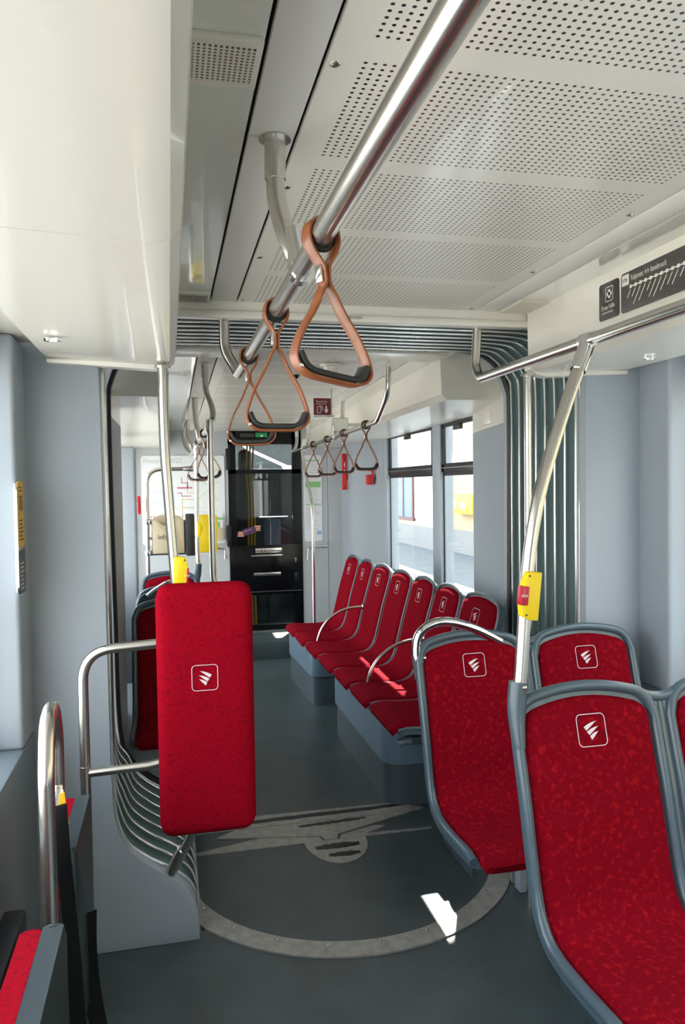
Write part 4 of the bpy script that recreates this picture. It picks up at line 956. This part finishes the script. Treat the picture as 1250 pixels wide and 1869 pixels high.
obj('strip', MB().box(0.890, 0.936, 6.72, 6.74, 1.455, 1.785, 0.004), 'alarm_red', rs)
obj('window', MB().box(0.900, 0.925, 6.717, 6.721, 1.72, 1.755, 0.002).box(0.905, 0.922, 6.717, 6.721, 1.475, 1.49, 0.001), 'stop_red', rs)
obj('symbol', MB().box(0.911, 0.916, 6.717, 6.721, 1.66, 1.705).box(0.906, 0.921, 6.717, 6.721, 1.68, 1.686).box(0.908, 0.918, 6.717, 6.721, 1.61, 1.635), 'white', rs)
obj('fixing', MB().box(0.905, 0.96, 6.735, 6.80, 1.55, 1.60), 'alarm_red', rs)
lr = thing('red_handle', 'red lever on the far left side wall beside the network map', 'handle', (-0.88, 6.4, 1.37))
obj('lever', MB().prism([(6.05, 1.44), (6.10, 1.43), (6.16, 1.33), (6.15, 1.29), (6.10, 1.31)], 'x', -0.885, -0.86, 0.004), 'alarm_red', lr)
obj('mount', MB().box(-1.10, -0.88, 6.07, 6.12, 1.36, 1.42), 'grp', lr)
# tall notice on the right of the cab door
nr = tag(obj('tall_notice', MB().prism(rrect(0.668, 1.381, 0.172, 0.805, 0.022), 'y', YC - 0.006, YC - 0.001), 'paper'), 'tall white notice with green block right of the cab door', 'notice')
obj('green_block', MB().box(0.598, 0.742, YC - 0.007, YC - 0.005, 1.482, 1.537), 'light_green', nr)
obj('green_line', MB().box(0.596, 0.738, YC - 0.007, YC - 0.005, 1.728, 1.738).box(0.60, 0.745, YC - 0.007, YC - 0.005, 1.318, 1.326), 'light_green', nr)
obj('blue_block', MB().box(0.70, 0.745, YC - 0.007, YC - 0.005, 1.04, 1.075), 'blue_print', nr)
mat('grey_print', (0.55, 0.56, 0.57), 0.6); mb = MB()
for i in range(34):
    z = 1.715 - i * 0.0195
    if 1.47 < z < 1.55 or 1.03 < z < 1.08: continue
    mb.box(0.60, 0.67 + random.uniform(0, .07), YC - 0.0068, YC - 0.0055, z, z + 0.005)
obj('print', mb, 'grey_print', nr)
def bent_handle(label, x0, x1, zt, zb, flip):
    t = thing('door_handle_bar', label, 'handle', (x0, YC, zt))
    obj('bar', MB().tube(fillet([(x0, YC - 0.055, zt), (x1, YC - 0.055, zt - 0.006), (x1, YC - 0.055, zb)], [0, .07, 0], 8), 0.0085, 10), 'steel', t)
    obj('end_fitting', MB().tube([(x0 - 0.02 * flip, YC - 0.055, zt), (x0 + 0.04 * flip, YC - 0.055, zt)], 0.0125, 10).tube([(x1, YC - 0.055, zb), (x1, YC - 0.055, zb - 0.03)], 0.0115, 10).tube([(x0, YC - 0.055, zt), (x0, YC, zt)], 0.008, 8).tube([(x1, YC - 0.055, zb - .015), (x1, YC, zb - .015)], 0.008, 8), 'steel', t)
bent_handle('bent steel grab handle right of the cab door', 0.765, 0.605, 0.932, 0.84, -1)
bent_handle('bent steel grab handle left of the cab door', -0.27, -0.158, 0.945, 0.875, 1)
# network map
nm = tag(obj('network_map', MB().prism(rrect(-0.515, 1.385, 0.735, 0.80, 0.025), 'y', YC - 0.008, YC - 0.001), 'paper'), 'large white network map on the wall left of the cab door', 'map')
text('Netzplan 2022', 0.058, 'grey_print', nm, (-0.862, YC - 0.009, 1.722), FACE_BACK, 'lettering', 'LEFT', 0.0002, 0.98)
def lines(name, L, m, r=0.0025):
    mb = MB()
    for P in L:
        for a, b in zip(P, P[1:]):
            va, vb = Vector((a[0], 0, a[1])), Vector((b[0], 0, b[1])); d_ = (vb - va).normalized(); n2 = Vector((-d_.z, 0, d_.x)) * r; e = d_ * r * .5
            mb.poly([Vector((0, YC - 0.0088, 0)) + q for q in (va - n2 - e, vb - n2 + e, vb + n2 + e, va + n2 - e)])
    obj(name, mb, m, nm, 0)
mat('map_red', (0.60, 0.22, 0.28), 0.6); mat('map_orange', (0.75, 0.55, 0.25), 0.6); mat('map_green', (0.45, 0.65, 0.40), 0.6); mat('map_blue', (0.40, 0.55, 0.70), 0.6)
lines('red_lines', [[(-0.57, 1.50), (-0.44, 1.50)], [(-0.57, 1.492), (-0.44, 1.492)], [(-0.57, 1.45), (-0.535, 1.45), (-0.53, 1.42), (-0.45, 1.42)], [(-0.53, 1.59), (-0.53, 1.54), (-0.48, 1.54), (-0.48, 1.50)]], 'map_red', 0.004)
lines('orange_lines', [[(-0.53, 1.39), (-0.53, 1.20)], [(-0.53, 1.32), (-0.42, 1.32)], [(-0.48, 1.60), (-0.48, 1.45), (-0.43, 1.45)], [(-0.30, 1.62), (-0.20, 1.66), (-0.18, 1.60)], [(-0.53, 1.39), (-0.42, 1.39)]], 'map_orange', 0.003)
lines('green_lines', [[(-0.38, 1.40), (-0.30, 1.47), (-0.25, 1.42), (-0.20, 1.38)], [(-0.36, 1.56), (-0.28, 1.50), (-0.20, 1.55)], [(-0.63, 1.36), (-0.55, 1.29)]], 'map_green', 0.0022)
lines('blue_lines', [[(-0.80, 1.36), (-0.74, 1.37), (-0.70, 1.35), (-0.64, 1.36)], [(-0.79, 1.47), (-0.72, 1.45), (-0.68, 1.47)], [(-0.40, 1.28), (-0.30, 1.27), (-0.22, 1.28)], [(-0.60, 1.44), (-0.60, 1.33)]], 'map_blue', 0.002)
lines('grey_lines', [[(-0.78, 1.49), (-0.73, 1.47), (-0.66, 1.47)], [(-0.78, 1.43), (-0.64, 1.43)], [(-0.64, 1.67), (-0.50, 1.68), (-0.44, 1.66)], [(-0.36, 1.25), (-0.22, 1.25)], [(-0.36, 1.23), (-0.25, 1.22)], [(-0.84, 1.16), (-0.42, 1.155)], [(-0.84, 1.10), (-0.6, 1.10)], [(-0.84, 1.04), (-0.7, 1.04)], [(-0.50, 1.31), (-0.24, 1.31)]], 'grey_print', 0.0015)
mb1, mb2, mb3 = MB(), MB(), MB()
for i in range(12):
    for jz in range(2): (mb1 if i < 3 else mb2 if (i < 8 or jz == 0) else mb3).box(-0.815 + i * 0.028, -0.799 + i * 0.028, YC - 0.0088, YC - 0.0078, 1.232 - jz * 0.03, 1.246 - jz * 0.03)
obj('line_symbols', mb1, 'map_red', nm); obj('line_symbols', mb2, 'grey_print', nm); mat('map_yellow', (0.8, 0.75, 0.2), 0.6); obj('line_symbols', mb3, 'map_yellow', nm)
# hoop frame with info box, ticket validator, leaflet rack
hf = thing('hoop_stand', 'steel hoop frame standing in front of the network map', 'frame', (-0.8, 6.2, 0))
obj('hoop_tube', MB().tube(fillet([(-0.822, 6.2, 0.0), (-0.812, 6.2, 1.645), (-0.455, 6.2, 1.648)], [0, .12, 0], 10), 0.0155, 14), 'steel', hf)
obj('cross_tube', MB().tube([(-0.815, 6.21, 1.10), (-0.31, 6.21, 1.10)], 0.012, 12), 'steel', hf)
obj('joint', MB().tube([(-0.53, 6.2, 1.648), (-0.50, 6.2, 1.648), (-0.452, 6.2, 1.648)], lambda f: 0.016 + 0.010 * f, 12), 'chrome', hf)
for z in (1.232, 0.985): obj('clamp', MB().dome((-0.815, 6.18, z), 0.026, 0.02, (0, -1, 0)).tube([(-0.80, 6.185, z), (-0.755, 6.185, z)], lambda f: 0.026 - 0.010 * f, 10), 'chrome', hf)
ib = thing('information_box', 'beige leaflet box lettered Infobox on the hoop frame', 'leaflet box', (-0.66, 6.17, 0.98))
mb = MB(); cut = [(-0.74 + 0.16 * i / 16, 1.245 - 0.052 * math.sin(PI * i / 16)) for i in range(17)]
mb.prism([(-0.782, 0.982), (-0.535, 0.982), (-0.53, 1.245)] + cut[::-1] + [(-0.782, 1.245)], 'y', 6.12, 6.128, 0.001)
obj('front_panel', mb, 'kraft', ib)
obj('back_panel', MB().prism([(-0.77, 0.985), (-0.54, 0.985), (-0.54, 1.24)] + [(-0.66 + 0.118 * math.cos(PI * i / 16), 1.24 + 0.05 * math.sin(PI * i / 16)) for i in range(17)] + [(-0.77, 1.24)], 'y', 6.165, 6.172), 'kraft', ib)
obj('side_panel', MB().box(-0.535, -0.520, 6.12, 6.172, 0.982, 1.24).box(-0.782, -0.778, 6.12, 6.172, 0.982, 1.24), 'rubber', ib)
obj('base', MB().box(-0.785, -0.515, 6.115, 6.18, 0.970, 0.983), 'shell_dark', ib)
text('Infobox', 0.052, 'ink', ib, (-0.738, 6.1185, 1.095), FACE_BACK, 'lettering', 'LEFT', 0.0002, 0.95)
db = tag(obj('dark_machine', MB().box(-0.522, -0.452, 6.10, 6.20, 0.958, 1.29, 0.010), 'cab_dark'), 'narrow dark grey box between the beige leaflet box and the yellow machine', 'box')
vd = thing('ticket_validator', 'yellow ticket validator mounted on the far upright pole', 'ticket machine', (-0.38, 5.9, 1.0))
obj('casing', MB().prism([(-0.448, 1.005), (-0.29, 1.005), (-0.285, 1.05), (-0.30, 1.075), (-0.30, 1.13), (-0.285, 1.17), (-0.287, 1.275), (-0.30, 1.285), (-0.32, 1.285), (-0.325, 1.29), (-0.40, 1.29), (-0.448, 1.285)], 'y', 5.86, 5.96, 0.006), 'yellow', vd)
obj('mount', MB().box(-0.42, -0.36, 5.955, 6.205, 1.08, 1.12, 0.004), 'shell_dark', vd)
obj('slot', MB().box(-0.33, -0.31, 5.857, 5.861, 1.20, 1.245), 'shell_dark', vd)
obj('base', MB().box(-0.44, -0.36, 5.89, 5.94, 0.985, 1.006), 'paper', vd)
pb = thing('pole_button', 'yellow stop button housing on the farther upright pole', 'stop button', (-0.44, 5.43, 1.2))
obj('housing', MB().prism([(-0.455, 1.26), (-0.436, 1.26), (-0.424, 1.23), (-0.424, 1.185), (-0.436, 1.15), (-0.455, 1.15)], 'y', 5.425, 5.44, 0.003), 'yellow', pb)
obj('button', MB().box(-0.4255, -0.4215, 5.426, 5.439, 1.19, 1.225), 'ink', pb)
lk = thing('leaflet_rack', 'beige and green leaflet holder beside the yellow machine', 'leaflet holder', (-0.21, 6.93, 1.0))
obj('tray', MB().box(-0.262, -0.168, 6.94, 6.985, 1.015, 1.13, 0.003), 'kraft', lk)
obj('leaflet', MB().box(-0.255, -0.175, 6.955, 6.96, 1.10, 1.25), 'paper', lk)
obj('leaflet_header', MB().box(-0.255, -0.172, 6.953, 6.956, 1.20, 1.222).box(-0.252, -0.2, 6.953, 6.956, 1.13, 1.185), 'light_green', lk)

# ================================================================== outside
tag(obj('platform_ground', MB().box(-30, 1.6, -20, 50, -0.45, -0.38), 'asphalt'), 'pale paved ground beside and under the tram', 'ground')['kind'] = 'structure'
tag(obj('street_ground', MB().box(1.6, 40, -20, 50, -0.45, -0.38), 'road'), 'grey asphalt street outside the right windows', 'street')['kind'] = 'structure'
HX = 6.6; HH = 6.0
hs = thing('house', 'pale yellow rendered house across the street seen through the windows', 'house', (HX + 2, 20, -0.38))
obj('lit_wall', MB().box(HX, HX + 5, 19.9, 34, 0.25, HH), 'render_lit', hs)
obj('annex_wall', MB().box(HX + 0.35, HX + 5, -14, 19.9, 0.25, HH), 'render_wall', hs)
obj('wall_base', MB().box(HX - 0.02, HX + 5, 19.88, 34, -0.38, 0.25).box(HX + 0.33, HX + 5, -14, 19.9, -0.38, 0.25), 'house_base', hs)
wn = obj('house_window', MB().box(HX - 0.05, HX + 0.02, 22.0, 22.12, 0.45, 1.82).box(HX - 0.05, HX + 0.02, 23.9, 24.0, 0.45, 1.82).box(HX - 0.05, HX + 0.02, 22.0, 24.0, 1.72, 1.82).box(HX - 0.08, HX + 0.02, 21.9, 24.1, 0.38, 0.47).box(HX - 0.05, HX + 0.02, 22.95, 23.07, 0.45, 1.82), 'maroon', hs)
obj('window_pane', MB().box(HX - 0.03, HX - 0.01, 22.05, 23.95, 0.45, 1.8), 'cab_blue', wn)
bd = obj('wall_board', MB().box(HX - 0.04, HX, 21.9, 24.2, 2.25, 2.85), 'paper', hs)
mb = MB()
for i in range(4):
    for j in range(2): mb.box(HX - 0.05, HX - 0.04, 22.3 + i * 0.45, 22.5 + i * 0.45, 2.4 + j * 0.2, 2.5 + j * 0.2)
obj('board_print', mb, 'grey_print', bd)
HY = HX + 0.35
yb = tag(obj('yellow_box', MB().box(HY - 0.25, HY, 17.75, 19.05, 0.70, 1.20, 0.02), 'box_yellow'), 'orange yellow letter box on the house wall outside', 'letter box')
obj('notice', MB().box(HY - 0.262, HY - 0.25, 18.15, 18.5, 0.85, 1.0).box(HY - 0.262, HY - 0.25, 18.80, 18.95, 0.85, 1.05), 'paper', yb)
tag(obj('grey_cabinet', MB().box(HY - 0.12, HY, 16.2, 17.7, 0.76, 1.22, 0.01), 'house_base'), 'grey cabinet on the house wall right of the yellow letter box', 'cabinet')
trim(MB().box(4.3, 4.55, -10, 40, -0.38, -0.372), 'sunlit_line')  # pale strip painted in as the sunlit line on the street
